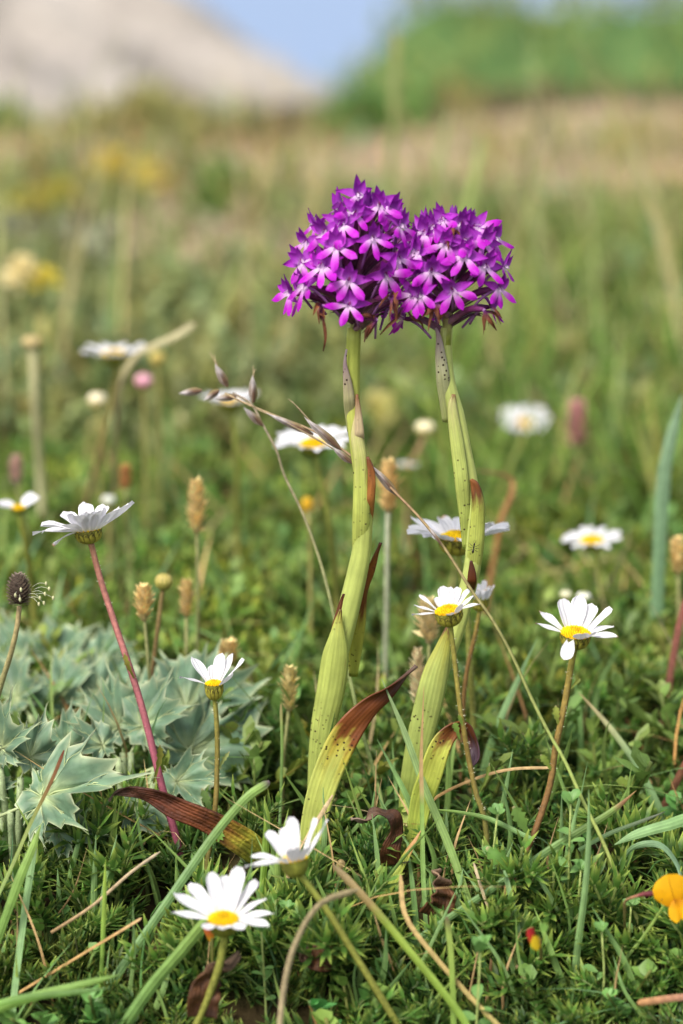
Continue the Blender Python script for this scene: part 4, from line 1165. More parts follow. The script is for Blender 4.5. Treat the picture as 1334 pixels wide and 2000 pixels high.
holly_plant('spiny grey-green sea holly with one big leaf behind the half-open daisy', (255, 1660),
            [((300, 1500), (525, 1395), .02, .05, .30, 3), ((330, 1450), (440, 1250), .04, .08, .28, 3), ((240, 1470), (215, 1310), .03, .04, .35, 3),
             ((255, 1470), (335, 1300), .02, .03, .3, 3, .5), ((300, 1530), (450, 1520), .0, .0, .28, 2), ((240, 1550), (320, 1630), -.005, -.015, .4, 2), ((230, 1480), (130, 1400), .01, .01, .35, 3, -.5), ((290, 1440), (300, 1290), .07, .09, .3, 3)])
holly_plant('pale sea holly spreading its spiny leaves over the grass behind a brown-tipped straw', (30, 1690),
            [((20, 1585), (235, 1487), -.02, -.035, .22, 3, .35), ((40, 1520), (100, 1385), -.012, -.005, .35, 3, -.4), ((0, 1590), (-90, 1450), -.01, 0, .4, 3), ((70, 1610), (200, 1640), -.02, -.025, .3, 2), ((120, 1500), (150, 1370), .01, .02, .35, 2), ((0, 1500), (20, 1370), -.01, -.015, .35, 3, .5)])
holly_plant('blurred bluish sea holly clump under the dark plantain head', (110, 1500),
            [((110, 1410), (130, 1260), .09, .11, .4, 3), ((60, 1400), (-30, 1280), .08, .1, .4, 3), ((160, 1400), (265, 1270), .09, .12, .35, 3), ((90, 1360), (110, 1180), .13, .16, .35, 3), ((180, 1430), (290, 1360), .07, .08, .35, 2), ((40, 1330), (20, 1200), .13, .15, .4, 3), ((170, 1340), (230, 1210), .13, .15, .35, 3)])

# ------------------------------------------------------------------ tan seed heads, plantain
def seed_head(label, cx, y0, y1, wpx, Y, stem, col='d2b880', scol='a0a068', sw=7, group='tan seed heads'):
    s = S(Y); top, bot = P(cx, y0, Y), P(cx, y1, Y)
    sp = [bot + [0, 0, .002]] + [P(*q) for q in stem]
    base = sp[-1].copy(); base[2] = float(gh(base[0], base[1])) - .002; sp.append(base)
    root = thing('seed_head', base, label, 'seed head', group)
    b = MB(); b.tube(spline(sp, 16), sw * .5 * s, H(scol), k=6); b.build('stem', M_STEM, root)
    wpx *= 1.2; b = MB(); n = 74
    for i in range(n):
        t = (i + .5) / n; a = i * 2.4
        p = bot * (1 - t) + top * t
        rr = wpx * .5 * s * (.3 + .7 * math.sin(math.pi * (.14 + .78 * t)) ** .8)
        d = np.array([math.cos(a), math.sin(a), .95 + t]) + rng.normal(size=3) * .2; d = nrmz(d)
        q = np.array([0, .5, 1])[:, None]
        c = H(col) * rng.uniform(.95, 1.7)
        b.ribbon(p + np.array([math.cos(a), math.sin(a), 0]) * rr * .3 + d * rr * rng.uniform(1.2, 1.7) * q, np.array([.4, .7, .05]) * wpx * .42 * s, np.array([math.cos(a), math.sin(a), -.2]), np.array([c * .8, c, c * 1.15]), m=3, cup=-.4)
    b.tube(spline([bot, top * .9 + bot * .1], 6), wpx * .15 * s, H(col) * .85, k=6)
    b.build('spikelets', M_TAN, root, kind='stuff')
    return root
seed_head('tall tan seed head on a grey-green stalk beside the pink-stemmed daisy', 383, 945, 1040, 34, .12, [(385, 1060, .12), (387, 1150, .12), (386, 1260, .13), (384, 1340, .14)])
seed_head('short tan seed head next to the olive ball-shaped bud', 281, 1152, 1212, 32, .05, [(284, 1230, .05), (290, 1300, .05), (296, 1380, .055)])
seed_head('slim tan seed head below the tallest one', 364, 1138, 1205, 26, .10, [(364, 1225, .10), (364, 1280, .10), (366, 1340, .11)])
seed_head('tan seed head peeping over the half-open daisy', 447, 1262, 1302, 34, .08, [(450, 1320, .08), (456, 1380, .085), (460, 1440, .09)])
seed_head('greenish tan seed head to the side of the half-open daisy', 565, 1308, 1388, 31, .04, [(562, 1405, .04), (557, 1450, .04), (552, 1520, .045)], col='bdae78')
seed_head('pale fluffy seed head behind the ragged daisy', 838, 1180, 1255, 42, .06, [(838, 1275, .06), (836, 1340, .06), (832, 1420, .065)], col='d3bf90')
seed_head('slender fluffy seed head against the broad sheath leaf of the shorter orchid', 816, 1272, 1378, 30, .05, [(812, 1395, .05), (806, 1450, .05), (800, 1520, .055)], col='d8c49c')
seed_head('blurred tan seed head between the two orchid stems', 760, 908, 1000, 38, .14, [(757, 1020, .14), (756, 1100, .14), (755, 1200, .145), (752, 1290, .15)], col='d2b47c', scol='b4b898', sw=10)
seed_head('tan seed head at the margin beyond the open daisy', 1325, 1058, 1122, 30, .14, [(1325, 1140, .14), (1326, 1220, .14), (1328, 1290, .15)])
seed_head('small brown blurred seed head behind the pink-stemmed daisy', 245, 915, 958, 22, .26, [(246, 975, .26), (248, 1030, .27), (250, 1080, .28)], col='b98a5a')
seed_head('pinkish blurred seed head in the tall grass', 1125, 792, 872, 36, .46, [(1125, 890, .46), (1126, 930, .47)], col='b98a86')
seed_head('faded pinkish seed head on the far side of the small gapped daisy', 32, 895, 945, 24, .3, [(36, 960, .3), (44, 1000, .3), (54, 1060, .31)], col='c0a094')
seed_head('thin straw-coloured seed head beyond the far dry path', 470, 400, 450, 30, 1.3, [(470, 480, 1.3), (472, 520, 1.32)], col='c0ac90')

def plantain():
    Y = .0; s = S(Y); c0 = P(37, 1152, Y)
    sp = [P(38, 1184, Y), P(32, 1230, Y), P(20, 1280, Y + .002), P(4, 1330, Y + .005), P(-20, 1420, Y + .01), P(-40, 1560, Y + .01)]
    base = sp[-1].copy(); base[2] = float(gh(base[0], base[1])) - .002; sp.append(base)
    root = thing('plantain', base, 'dark conical plantain head with pale anthers on a curved stalk', 'plantain')
    b = MB(); b.tube(spline(sp, 20), np.linspace(5, 7, 20) * s, colgrad([(0, H('a89468')), (1, H('949a62'))], np.linspace(0, 1, 20)), k=7); b.build('stem', M_STEM, root)
    b = MB(); n = 150
    for i in range(n):
        t = (i + .5) / n; a = i * 2.4
        rr = 21 * s * math.sqrt(max(.02, 1 - (2 * t - .85) ** 2 / 1.35))
        e = np.array([math.cos(a), math.sin(a), .35 + .9 * t])
        p = c0 + np.array([math.cos(a) * rr, math.sin(a) * rr, (t - .5) * 62 * s])
        q = np.array([-.4, .35, 1])[:, None]
        b.ribbon(p + nrmz(e) * 7 * s * q, np.array([.7, 1, .1]) * 8 * s, np.array([math.cos(a), math.sin(a), -.3]), H('85776a') * rng.uniform(.6, 1.8), m=3, cup=-.4)
    b.ball(c0, np.array([19, 19, 30]) * s, H('4a3e36'), 10, 8)
    b.build('spike', M_TAN, root)
    b = MB()
    for (x, y) in [(30, 1163), (41, 1152), (39, 1171), (78, 1168), (88, 1160), (86, 1178), (76, 1180), (104, 1168), (90, 1140), (96, 1150)]:
        q = P(x, y, Y - .006)
        st = c0 + (q - c0) * .5
        b.tube(spline([st, st * .5 + q * .5 + [0, 0, .0008], q], 5), .00007, H('d8d8c0'), k=4)
        b.ball(q, np.array([3.4, 3.4, 6]) * s * .8, H('cccb9c'), 6, 5)
    b.build('anthers', M_TAN, root)
plantain()

# ------------------------------------------------------------------ wild oat stems with hanging spikelets
def oat(label, stem, spik, col, sw=(3.4, 9)):
    pts, wd = pix([(a, b_, 1, y_) for a, b_, y_ in stem], 50)
    pts[-1][2] = min(pts[-1][2], float(gh(pts[-1][0], pts[-1][1])) - .003)
    base = pts[-1].copy()
    root = thing('oat_grass', base, label, 'oat grass', 'arching oat grasses')
    t = np.linspace(0, 1, 50)
    b = MB(); b.tube(pts, np.linspace(sw[0], sw[1], 50) * .5 * wd, colgrad(col, t), k=6); b.build('stem', M_STRAW, root)
    for (x0, y0, x1, y1, Y, w_, awn) in spik:
        s = S(Y); A, B = P(x0, y0, Y), P(x1, y1, Y)
        m_ = MB(); d = nrmz(B - A); L_ = np.linalg.norm(B - A)
        tt = np.linspace(0, 1, 8)
        for q, (off, cc) in enumerate(((-.9, H('9a8a7c')), (.9, H('8c7a58')), (0, H('c4b8b0')), (.3, H('6e5442')))):
            sd = nrmz(np.cross(d, [0, -1, 0.2]))
            ctr = A + np.outer(tt * L_ * (1 - .06 * q), d) + np.outer(np.sin(tt * math.pi) * off * w_ * s * .22, sd)
            ctr[:, 1] += (-.0004 * q)
            m_.ribbon(ctr, np.interp(tt, [0, .3, .7, 1], [.4, 1, .6, .04]) * w_ * s * (.85 if q < 2 else .5), np.array([.2, -1, .3]), colgrad([(0, cc * .8), (.5, cc), (1, H('d8d0d0'))], tt), m=4, cup=-.6)
        sp = m_.build('spikelet', M_STRAW, root)
        if awn:
            m_ = MB()
            for k in range(2):
                C_ = P(awn[0] + 8 * k, awn[1] + 5 * k, Y + .002)
                m_.tube(spline([B * .7 + A * .3, B * .5 + C_ * .5 + rng.normal(size=3) * .0004, C_], 8), np.linspace(.00022, .0001, 8), H('b8a480'), k=4)
            m_.build('awn', M_STRAW, sp)
STC = [(0, H('b09a78')), (.35, H('94785a')), (.55, H('8f8a58')), (.75, H('a0b060')), (1, H('a3aa5e'))]
oat('long oat grass stem slanting from the turf across both orchids', [(440, 768, .05), (480, 788, .045), (540, 813, .035), (600, 836, .025), (640, 858, .02), (690, 893, .012), (735, 925, .004), (780, 970, -.004), (824, 1016, -.012), (872, 1076, -.02), (920, 1152, -.026), (960, 1208, -.03), (1000, 1280, -.033), (1036, 1360, -.036), (1072, 1432, -.04), (1104, 1488, -.043), (1140, 1568, -.047), (1172, 1632, -.05), (1200, 1697, -.054), (1240, 1785, -.06), (1290, 1890, -.07)],
    [(778, 968, 722, 905, 0, 15, (700, 884)), (690, 905, 648, 872, .012, 13, (560, 826)), (667, 878, 594, 814, .016, 16, (563, 779)), (612, 848, 520, 806, .026, 13, (480, 785)), (862, 1062, 838, 1030, -.02, 7, None)], STC)
oat('thin oat grass with drooping dark spikelets beside the taller orchid', [(455, 768, .06), (490, 788, .055), (514, 831, .05), (540, 880, .045), (556, 930, .045), (590, 1000, .04), (620, 1080, .036), (640, 1150, .032), (655, 1215, .03), (680, 1310, .025), (705, 1420, .02), (740, 1540, .012), (760, 1650, .0), (768, 1700, -.01)],
    [(445, 755, 420, 710, .06, 16, (410, 688)), (495, 786, 494, 732, .055, 15, (493, 716)), (395, 762, 349, 768, .07, 14, None), (428, 762, 398, 782, .065, 13, None), (462, 774, 418, 778, .06, 13, None), (514, 831, 476, 795, .05, 14, None)],
    [(0, H('948474')), (.4, H('8f8a64')), (1, H('8fa860'))], sw=(4, 10))

# ------------------------------------------------------------------ single grass blades and straws that can be picked out
def blade(label, rows, wpx, cols, group=None, name='grass_blade', cat='grass blade', mt=None, nrm=None, seed=0, taper=True, cup=.35):
    pts, wd = pix([(a, b_, 1, y_) for a, b_, y_ in rows], 18)
    g_ = float(gh(pts[-1][0], pts[-1][1]))
    gap = pts[-1][2] - g_
    tg = nrmz(pts[-1] - pts[-3])
    if gap > 0 and tg[2] < -.45:              # run it on down into the turf
        pts = np.vstack([pts, pts[-1] + tg * np.array([1, 1, 1]) * (gap + .003) / -tg[2]]); wd = np.r_[wd, wd[-1]]
    base = pts[-1].copy()
    t = np.linspace(0, 1, len(pts))
    prof = np.interp(t, [0, .25, .7, 1], [.06, .75, 1, .85]) if taper else np.interp(t, [0, .06, 1], [.4, 1, 1])
    b = MB(); b.ribbon(pts, prof * wpx * wd, np.array(nrm if nrm is not None else (rng.normal() * .5, -1, .3 + rng.normal() * .25)), colgrad(cols, t), m=5, cup=-cup)
    o = b.build(name, mt or M_GRASS, None, base, label=label, cat=cat, group=group)
    return o
g1, g2, g3, g4 = H('94b45c'), H('82a868'), H('a8c05c'), H('8aac72')
tn, tn2 = H('c4a878'), H('a8804e')
gg = [(0, g2), (1, g1)]
blade('straight green blade crossing in front of the shorter orchid base', [(745, 1325, -.02), (790, 1430, -.025), (830, 1540, -.03), (880, 1660, -.04), (925, 1790, -.055)], 17, [(0, H('8aa070')), (1, H('8faf55'))])
blade('upright blade with a dry tan upper half before the shorter orchid', [(828, 1340, -.035), (822, 1480, -.04), (823, 1560, -.042), (825, 1700, -.05), (832, 1830, -.06)], 12, [(0, H('c09a68')), (.42, H('c6a878')), (.5, g1), (1, g2)])
blade('broad bluish blade rising straight below the open daisy', [(1150, 1542, -.07), (1150, 1650, -.075), (1142, 1750, -.08), (1128, 1860, -.085), (1115, 1990, -.09)], 16, [(0, g4), (1, H('7fa25c'))])
blade('soft blade leaning between the shorter orchid and the open daisy', [(1050, 1245, .06), (1005, 1340, .055), (970, 1420, .05), (945, 1500, .05), (925, 1600, .045)], 17, [(0, g4), (1, g2)])
blade('arching blade with a tan tip sweeping down past the open daisy', [(1130, 1352, .05), (1190, 1420, .04), (1250, 1505, .03), (1300, 1610, .02), (1330, 1710, .01)], 15, [(0, tn), (.25, H('a8aa78')), (.45, g4), (1, g2)])
blade('wide blade with a purple tip laid across the withered brown leaf', [(527, 1527, -.05), (480, 1560, -.055), (420, 1630, -.06), (362, 1712, -.07)], 18, [(0, H('6a5560')), (.12, g1), (1, g2)], taper=False)
blade('short upright bright blade beside the withered leaf end', [(516, 1555, -.03), (522, 1600, -.03), (520, 1650, -.03), (516, 1700, -.035)], 17, [(0, g3), (1, H('86ad3e'))])
blade('broad pale blade slanting out from under the fan-shaped daisy', [(408, 1795, -.10), (355, 1860, -.11), (300, 1925, -.12), (240, 2010, -.13)], 28, [(0, H('94b45c')), (1, H('7fa85a'))], taper=False)
blade('tan straw leaning up to the taller orchid base', [(650, 1553, -.035), (590, 1655, -.04), (545, 1755, -.05), (520, 1850, -.06)], 9, [(0, H('d0b890')), (.6, H('c4a878')), (.65, H('5a4a2c')), (.7, H('9a9a54')), (1, H('8fa050'))], mt=M_STRAW, name='straw', cat='straw', taper=False)
blade('yellow-green blade with a tan point below the shorter orchid', [(822, 1622, -.045), (796, 1665, -.05), (770, 1712, -.055), (742, 1762, -.06), (712, 1820, -.065)], 22, [(0, H('c79a68')), (.22, H('b88a50')), (.27, H('a8b244')), (1, H('94ad44'))])
blade('nearly level thin blade running right from the shorter orchid base', [(836, 1580, -.03), (900, 1588, -.035), (960, 1602, -.04), (1040, 1640, -.05)], 11, [(0, H('7a6a50')), (.08, g1), (1, g2)])
blade('thin tan straw arching behind the open daisy stem', [(1085, 1499, -.02), (1000, 1502, -.02), (930, 1520, -.02), (860, 1552, -.015), (830, 1580, -.015)], 6, [(0, tn), (1, tn2)], mt=M_STRAW, name='straw', cat='straw', taper=False)
blade('wide flat blade arching in low at the right of the trefoil leaves', [(1200, 1650, -.045), (1240, 1630, -.045), (1300, 1612, -.045), (1370, 1600, -.04), (1420, 1680, -.04)], 26, [(0, g4), (1, g2)])
blade('brown-tipped blade beside the hairy young shoot', [(1243, 1544, -.04), (1205, 1578, -.042), (1160, 1608, -.045), (1090, 1650, -.05), (1030, 1690, -.055)], 17, [(0, H('c09860')), (.2, H('a87a5a')), (.26, H('93ad5c')), (1, g2)])
blade('dark-tipped narrow blade pointing over the flat wide blade', [(1300, 1585, -.03), (1250, 1605, -.032), (1190, 1628, -.035), (1130, 1660, -.04)], 9, [(0, H('6a6a60')), (1, g2)])
blade('nearly level blade low in the turf on a pale stub', [(236, 1903, -.14), (150, 1925, -.145), (60, 1948, -.145), (-40, 1985, -.145)], 20, [(0, H('7fa050')), (1, H('86ab4c'))])
blade('darker level blade just under its twin', [(214, 1930, -.15), (130, 1940, -.15), (40, 1950, -.15), (-40, 1970, -.15)], 16, [(0, H('5a7a40')), (1, H('78a046'))])
blade('tall grey-green blade standing by the sea holly', [(68, 1640, -.06), (55, 1730, -.07), (42, 1820, -.08), (28, 1930, -.1), (22, 2000, -.11)], 15, [(0, H('8a8a70')), (.1, g4), (1, g2)], taper=False)
blade('thin straw with a red-brown tip leaning over the sea holly', [(125, 1465, -.05), (98, 1530, -.055), (62, 1602, -.06), (28, 1680, -.07), (0, 1740, -.08)], 8, [(0, H('7a3a20')), (.3, H('8a6a3c')), (.45, H('8f9a50')), (1, H('8fa858'))], name='straw', cat='straw', taper=False)
blade('short broad light blade leaning right near the sea holly base', [(80, 1610, -.07), (62, 1660, -.075), (40, 1712, -.08), (15, 1780, -.085)], 20, [(0, H('9ab85c')), (1, H('7fa44e'))])
blade('upright thin bright blade in the middle of the needle-leaved turf', [(206, 1678, -.08), (204, 1760, -.085), (200, 1860, -.09)], 10, [(0, H('a0b84a')), (1, H('86a84a'))])
blade('long pale straw lying across the needle-leaved turf', [(313, 1664, -.06), (255, 1705, -.07), (180, 1770, -.08), (100, 1822, -.09)], 7, [(0, H('d3c0a0')), (1, H('b8966a'))], mt=M_STRAW, name='straw', cat='straw', taper=False)
blade('short pale straw lying below the long one', [(276, 1793, -.1), (245, 1812, -.1), (212, 1832, -.1)], 6, [(0, H('c8a878')), (1, H('b8945e'))], mt=M_STRAW, name='straw', cat='straw', taper=False)
blade('thick blurred dry stalk arching down from the daisy turned aside', [(700, 1738, -.14), (625, 1768, -.15), (578, 1845, -.16), (556, 1930, -.165), (546, 2030, -.17)], 15, [(0, H('b0a078')), (1, H('c4b088'))], mt=M_STRAW, name='straw', cat='straw', taper=False)
blade('blurred slanting stalk half tan and half green near the turf edge', [(650, 1690, -.11), (725, 1770, -.12), (800, 1860, -.13), (885, 1965, -.14), (920, 2020, -.145)], 17, [(0, H('b09a70')), (.25, H('a08a54')), (.3, H('9ab048')), (1, H('86aa48'))], taper=False)
blade('dry tan stalk bending through the foreground turf', [(782, 1708, -.10), (792, 1790, -.11), (850, 1870, -.12), (930, 1960, -.13), (990, 2020, -.14)], 10, [(0, H('b89a6a')), (1, H('a89a5c'))], mt=M_STRAW, name='straw', cat='straw', taper=False)
blade('slim upright green stalk with a dark tip in the foreground turf', [(872, 1790, -.12), (880, 1860, -.125), (884, 1940, -.13), (886, 2030, -.135)], 12, [(0, H('6a5a44')), (.15, H('94a850')), (1, H('8aac4c'))], taper=False)
blade('hair-thin upright stem between the half-open daisy and the taller orchid', [(549, 1375, .02), (551, 1460, .015), (549, 1550, .01), (545, 1650, .0)], 6, [(0, H('b8a070')), (.2, g1), (1, g2)], taper=False)
blade('short tan spike standing by the dead leaf in the turf', [(1002, 1680, -.06), (988, 1740, -.065), (970, 1810, -.07), (962, 1870, -.075)], 9, [(0, H('a87a54')), (1, H('b89468'))], mt=M_STRAW, name='straw', cat='straw', taper=False)
blade('pale split straw lying right of the dead leaf', [(925, 1685, -.06), (945, 1750, -.065), (970, 1810, -.07), (996, 1862, -.08)], 6, [(0, H('d0bc98')), (1, H('b89a74'))], mt=M_STRAW, name='straw', cat='straw', taper=False)
blade('bluish blade tilted beside the pale split straw', [(640 + 344, 1700, -.07), (1008, 1800, -.08), (1018, 1870, -.085), (1022, 1930, -.09)], 12, [(0, g4), (1, g2)], taper=False)
blade('pinkish brown papery strip low at the right margin', [(1245, 1960, -.14), (1280, 1955, -.14), (1320, 1950, -.14), (1380, 1945, -.14)], 15, [(0, H('b88a5a')), (1, H('a87a68'))], mt=M_STRAW, name='straw', cat='straw', taper=False)
blade('arched bluish blade curling above the orange flower', [(1210, 1690, -.05), (1240, 1655, -.05), (1290, 1650, -.05), (1325, 1690, -.05), (1335, 1740, -.055)], 13, [(0, g4), (1, H('8fb090'))], taper=False)
blade('tall blurred bluish leaf standing at the right margin of the meadow', [(1334, 770, .2), (1318, 830, .2), (1302, 900, .2), (1294, 980, .2), (1290, 1060, .2)], 30, [(0, H('9ab890')), (1, H('86a87c'))])
blade('pale slender stalk rising blurred above the far grass between the orchids and the hill', [(775, 60, .9), (774, 130, .9), (768, 250, .9), (760, 420, .9), (750, 640, .9)], 16, [(0, H('b8b878')), (1, H('9aa860'))], taper=False)
blade('blurred light green stalk beyond the shorter orchid head', [(942, 250, .8), (930, 330, .8), (905, 440, .8), (880, 620, .8)], 18, [(0, H('b4c078')), (1, H('94ac5c'))])
blade('blurred light green stalk beside the pale slender one', [(880, 200, .95), (862, 290, .95), (845, 400, .95), (820, 560, .95)], 16, [(0, H('b4b880')), (1, H('94ac5c'))])
blade('dark blurred stalk crossing the bare earth far back', [(1085, 140, 1.4), (1065, 200, 1.4), (1045, 270, 1.4), (1020, 400, 1.4)], 16, [(0, H('8a6f58')), (1, H('7d8050'))])
blade('arching blurred tan grass head over the far flat-topped daisy', [(380, 632, .3), (345, 655, .3), (300, 675, .3), (262, 700, .3), (235, 760, .3), (225, 900, .32)], 13, [(0, H('c0b890')), (1, H('a89a70'))], mt=M_STRAW, name='straw', cat='straw', taper=False)
blade('upright blurred grass stalk left of the pale bare patch', [(245, 370, .9), (240, 450, .9), (232, 560, .9), (228, 700, .9)], 18, [(0, H('94a860')), (1, H('86a050'))])
blade('rusty blurred dry blade in the grass beyond the large daisy', [(905, 905 + 10, .2), (990, 930, .25), (1000, 960, .25), (980, 1010, .25), (970, 1060, .25)], 12, [(0, H('b8885c')), (1, H('a8784c'))], mt=M_STRAW, name='straw', cat='straw')
blade('rust-coloured reddish stem far at the right margin', [(1340, 1170, .1), (1325, 1230, .1), (1312, 1300, .1), (1300, 1380, .1)], 14, [(0, H('a86a5c')), (1, H('8a5a4a'))], mt=M_STRAW, name='straw', cat='straw', taper=False)
blade('brown leaning stem in the soft green right of the open daisy', [(1345, 1480, .03), (1315, 1540, .03), (1280, 1610, .03), (1262, 1670, .03)], 15, [(0, H('8a5a44')), (1, H('7a5a40'))], mt=M_STRAW, name='straw', cat='straw', taper=False)
# look-alike short blades: only their place tells them apart
for k in range(150):
    px, py = rng.uniform(10, 1324), rng.uniform(1690, 2040)
    if (px > 1215 and 1690 < py < 1990) or (990 < px < 1100 and 1800 < py < 1960): continue
    q = G(px, py, .0); Yb = q[1] if q[1] > -.03 else -.03 + (q[1] + .03) / .68
    h = rng.uniform(100, 270); lean = rng.normal() * 75; arch = rng.normal() * 35
    dry = k % 5 == 4
    blade('short dry straw sticking out of the needle-leaved turf' if dry else 'short green grass blade sticking out of the needle-leaved turf',
          [(px + lean, py - h, Yb + rng.normal() * .006), (px + lean * .55 + arch * .4, py - h * .55, Yb), (px + lean * .2 + arch * .2, py - h * .2, Yb), (px, py + 12, Yb)],
          rng.uniform(5, 8) if dry else rng.uniform(7, 18), [(0, tn), (1, tn2)] if dry else [(0, [g1, g2, g3, g4][k % 4]), (1, [g2, g1, g2, g1][k % 4])],
          'short straws in the turf' if dry else 'short grass blades in the turf', name='straw' if dry else 'grass_blade', cat='straw' if dry else 'grass blade', mt=M_STRAW if dry else None)

# ------------------------------------------------------------------ needle-leaved sprigs standing out of the turf
SPR = []
for sd in range(7):
    st_, lf_ = needle_sprig(300 + sd, .032, 8, 13, 3, .0098, .0018)
    SPR.append((make_mesh('stem', *st_.arrays(), M_STEM), make_mesh('foliage', *lf_.arrays(), M_LEAF)))
spots_ = [(150, 1740), (215, 1800), (290, 1740), (60, 1760), (175, 1900), (95, 1850), (320, 1690), (260, 1680), (20, 1830), (330, 1880), (455, 1880), (540, 1900), (620, 1930), (500, 1700), (690, 1950), (760, 1880), (840, 1930), (930, 1880), (1010, 1960), (1080, 1900), (1060, 1810), (1150, 1880), (1230, 1920), (1290, 1830), (1180, 1760), (1010, 1590), (990, 1810), (700, 1820), (300, 1960), (60, 1960), (1300, 1960), (420, 1960), (880, 1700), (1240, 1700), (590, 1840), (140, 1660)]
for k, (px, py) in enumerate(spots_):
    q = G(px, py + 25, .0); q[2] = float(gh(q[0], q[1])) - .002
    root = thing('needle_leaved_sprig', q, 'bushy needle-leaved green sprig rising above the turf', 'sprig', 'needle-leaved sprigs in the turf')
    root.rotation_euler = (rng.normal() * .12, rng.normal() * .12, rng.uniform(0, 6.28))
    root.scale = (1, 1, 1)
    sc_ = rng.uniform(.85, 1.25); root.scale = (sc_, sc_, sc_)
    a, b_ = SPR[k % 7]
    for nm, me in (('stem', a), ('foliage', b_)):
        o = bpy.data.objects.new(nm, me); COL.objects.link(o); o.parent = root
        if nm == 'foliage': o['kind'] = 'stuff'

# ------------------------------------------------------------------ trefoil sprigs with round leaflets
def leaflet_mesh(seed):
    b = MB(); r = np.random.default_rng(seed)
    petal_ribbon(b, [0, 0, 0], [1, 0, .15], [0, 0, 1], 1, .62, [(0, .12), (.3, .75), (.62, 1), (.88, .75), (1, .12)], lambda t: colgrad([(0, H('84a860')), (1, H('6c9a50'))], t), -.15, .3, 8, 5, .04, r)
    return make_mesh('leaflet', *b.arrays(), M_LEAF)
LFT = [leaflet_mesh(s) for s in range(4)]
def trefoil(label, px, py, Y, hpx, n, size_px, group='trefoil sprigs'):
    s = S(Y); base = P(px, py, Y); base[2] = float(gh(base[0], base[1])) - .002
    top = P(px + rng.normal() * 8, py - hpx, Y)
    root = thing('trefoil_sprig', base, label, 'trefoil', group)
    pts = spline([base, base * .5 + top * .5 + rng.normal(size=3) * .001, top], 8)
    b = MB(); b.tube(pts, np.linspace(3.2, 2.2, 8) * s, H('9aa860'), k=5); b.build('stem', M_STEM, root)
    for k in range(n):
        t = .25 + .75 * (k + 1) / n
        p = pts[0] * (1 - t) + pts[-1] * t if k < n - 5 else top
        a = k * 2.4 + rng.uniform(-.3, .3)
        el = rng.uniform(.0, .5) + (.5 if k >= n - 5 else 0)
        d = np.array([math.cos(a) * math.cos(el), math.sin(a) * math.cos(el), math.sin(el)])
        u = np.array([0, -.35, 1.0]) + rng.normal(size=3) * .25; u = nrmz(u - d * (u @ d))
        L_ = size_px * s * rng.uniform(.75, 1.15) * (.8 if k >= n - 3 else 1)
        M = np.eye(4); M[:3, 0] = d * L_; M[:3, 1] = np.cross(u, d) * L_; M[:3, 2] = u * L_; M[:3, 3] = p
        place('leaflet', LFT[k % 4], root, M, base)
trefoil('hairy pale young trefoil shoot beside the open daisy stem', 1112, 1690, -.055, 120, 20, 34)
trefoil('round-leaved trefoil sprig under the shorter orchid', 962, 1660, -.05, 70, 16, 26)
trefoil('round-leaved trefoil sprig near the stalk of the daisy turned aside', 572, 1830, -.08, 50, 14, 28)
trefoil('trefoil sprig in front of the broad bluish blade', 1135, 1760, -.065, 60, 12, 34)
trefoil('trefoil sprig close to the orange flower', 1240, 1830, -.07, 60, 12, 30)
trefoil('bluish blurred trefoil sprig in the foreground right of the bent dry stalk', 930, 1930, -.13, 70, 12, 40)
trefoil('trefoil sprig between the two daisies low in the turf', 520, 1860, -.10, 40, 12, 28)
trefoil('trefoil sprig by the red and yellow pea flower bud', 1160, 1870, -.1, 50, 10, 30)

# ------------------------------------------------------------------ pea flowers
def pea_flower():
    Y = -.11; s = S(Y)
    base = G(1222, 1840); base[2] = float(gh(base[0], base[1])) - .002
    root = thing('trefoil_flower', base, 'orange-yellow pea flower on a dark red stalk at the right margin', 'flower', 'bird\'s-foot trefoil flowers')
    c0 = P(1292, 1745, Y)
    b = MB(); b.tube(spline([c0, P(1262, 1746, Y), P(1238, 1752, Y), P(1222, 1760, Y + .01), P(1220, 1780, Y + .02), base], 18), np.interp(np.linspace(0, 1, 18), [0, .2, .35, 1], [9, 10, 5, 5]) * .6 * s, colgrad([(0, H('5a2030')), (.3, H('6a3030')), (.4, H('b08060')), (1, H('8f8a50'))], np.linspace(0, 1, 18)), k=7); b.build('stem', M_STEM, root)
    b = MB()
    for k in range(5):
        a = k * 1.256
        petal_ribbon(b, c0 + np.array([-.001, 0, 0]), [.5, math.cos(a) * .8, math.sin(a) * .8], [-.5, 0, 0.2], 20 * s, 7 * s, LANCE, H('5a2a34'), .3, .3, 5, 3)
    b.build('calyx', M_BRACT, root)
    yc = lambda t: colgrad([(0, H('c88410')), (.4, H('f0ae10')), (1, H('f3b61c'))], t)
    RND = [(0, .2), (.15, .62), (.45, 1.0), (.75, .95), (.92, .6), (1, .15)]
    b = MB(); petal_ribbon(b, P(1322, 1772, Y - .003), nrmz(P(1302, 1708, Y) - P(1322, 1772, Y)), [.15, -1, .1], 70 * s, 74 * s, RND, yc, -.1, -.2, 12, 9, .02); b.build('standard_petal', M_YELLOW, root)
    for (x0, y0, x1, y1) in ((1320, 1756, 1322, 1806), (1330, 1756, 1348, 1800)):
        b = MB(); petal_ribbon(b, P(x0, y0, Y - .005), P(x1, y1, Y - .008) - P(x0, y0, Y - .005), [.1, -1, 0], 48 * s, 30 * s, RND, yc, .0, -.4, 8, 6); b.build('wing_petal', M_YELLOW, root)
    b = MB(); b.tube(spline([P(1306, 1714, Y - .0072), P(1312, 1740, Y - .0065), P(1320, 1764, Y - .006)], 8), .0001, H('a05a10'), k=4); b.build('petal_vein', M_YELLOW, root)
pea_flower()
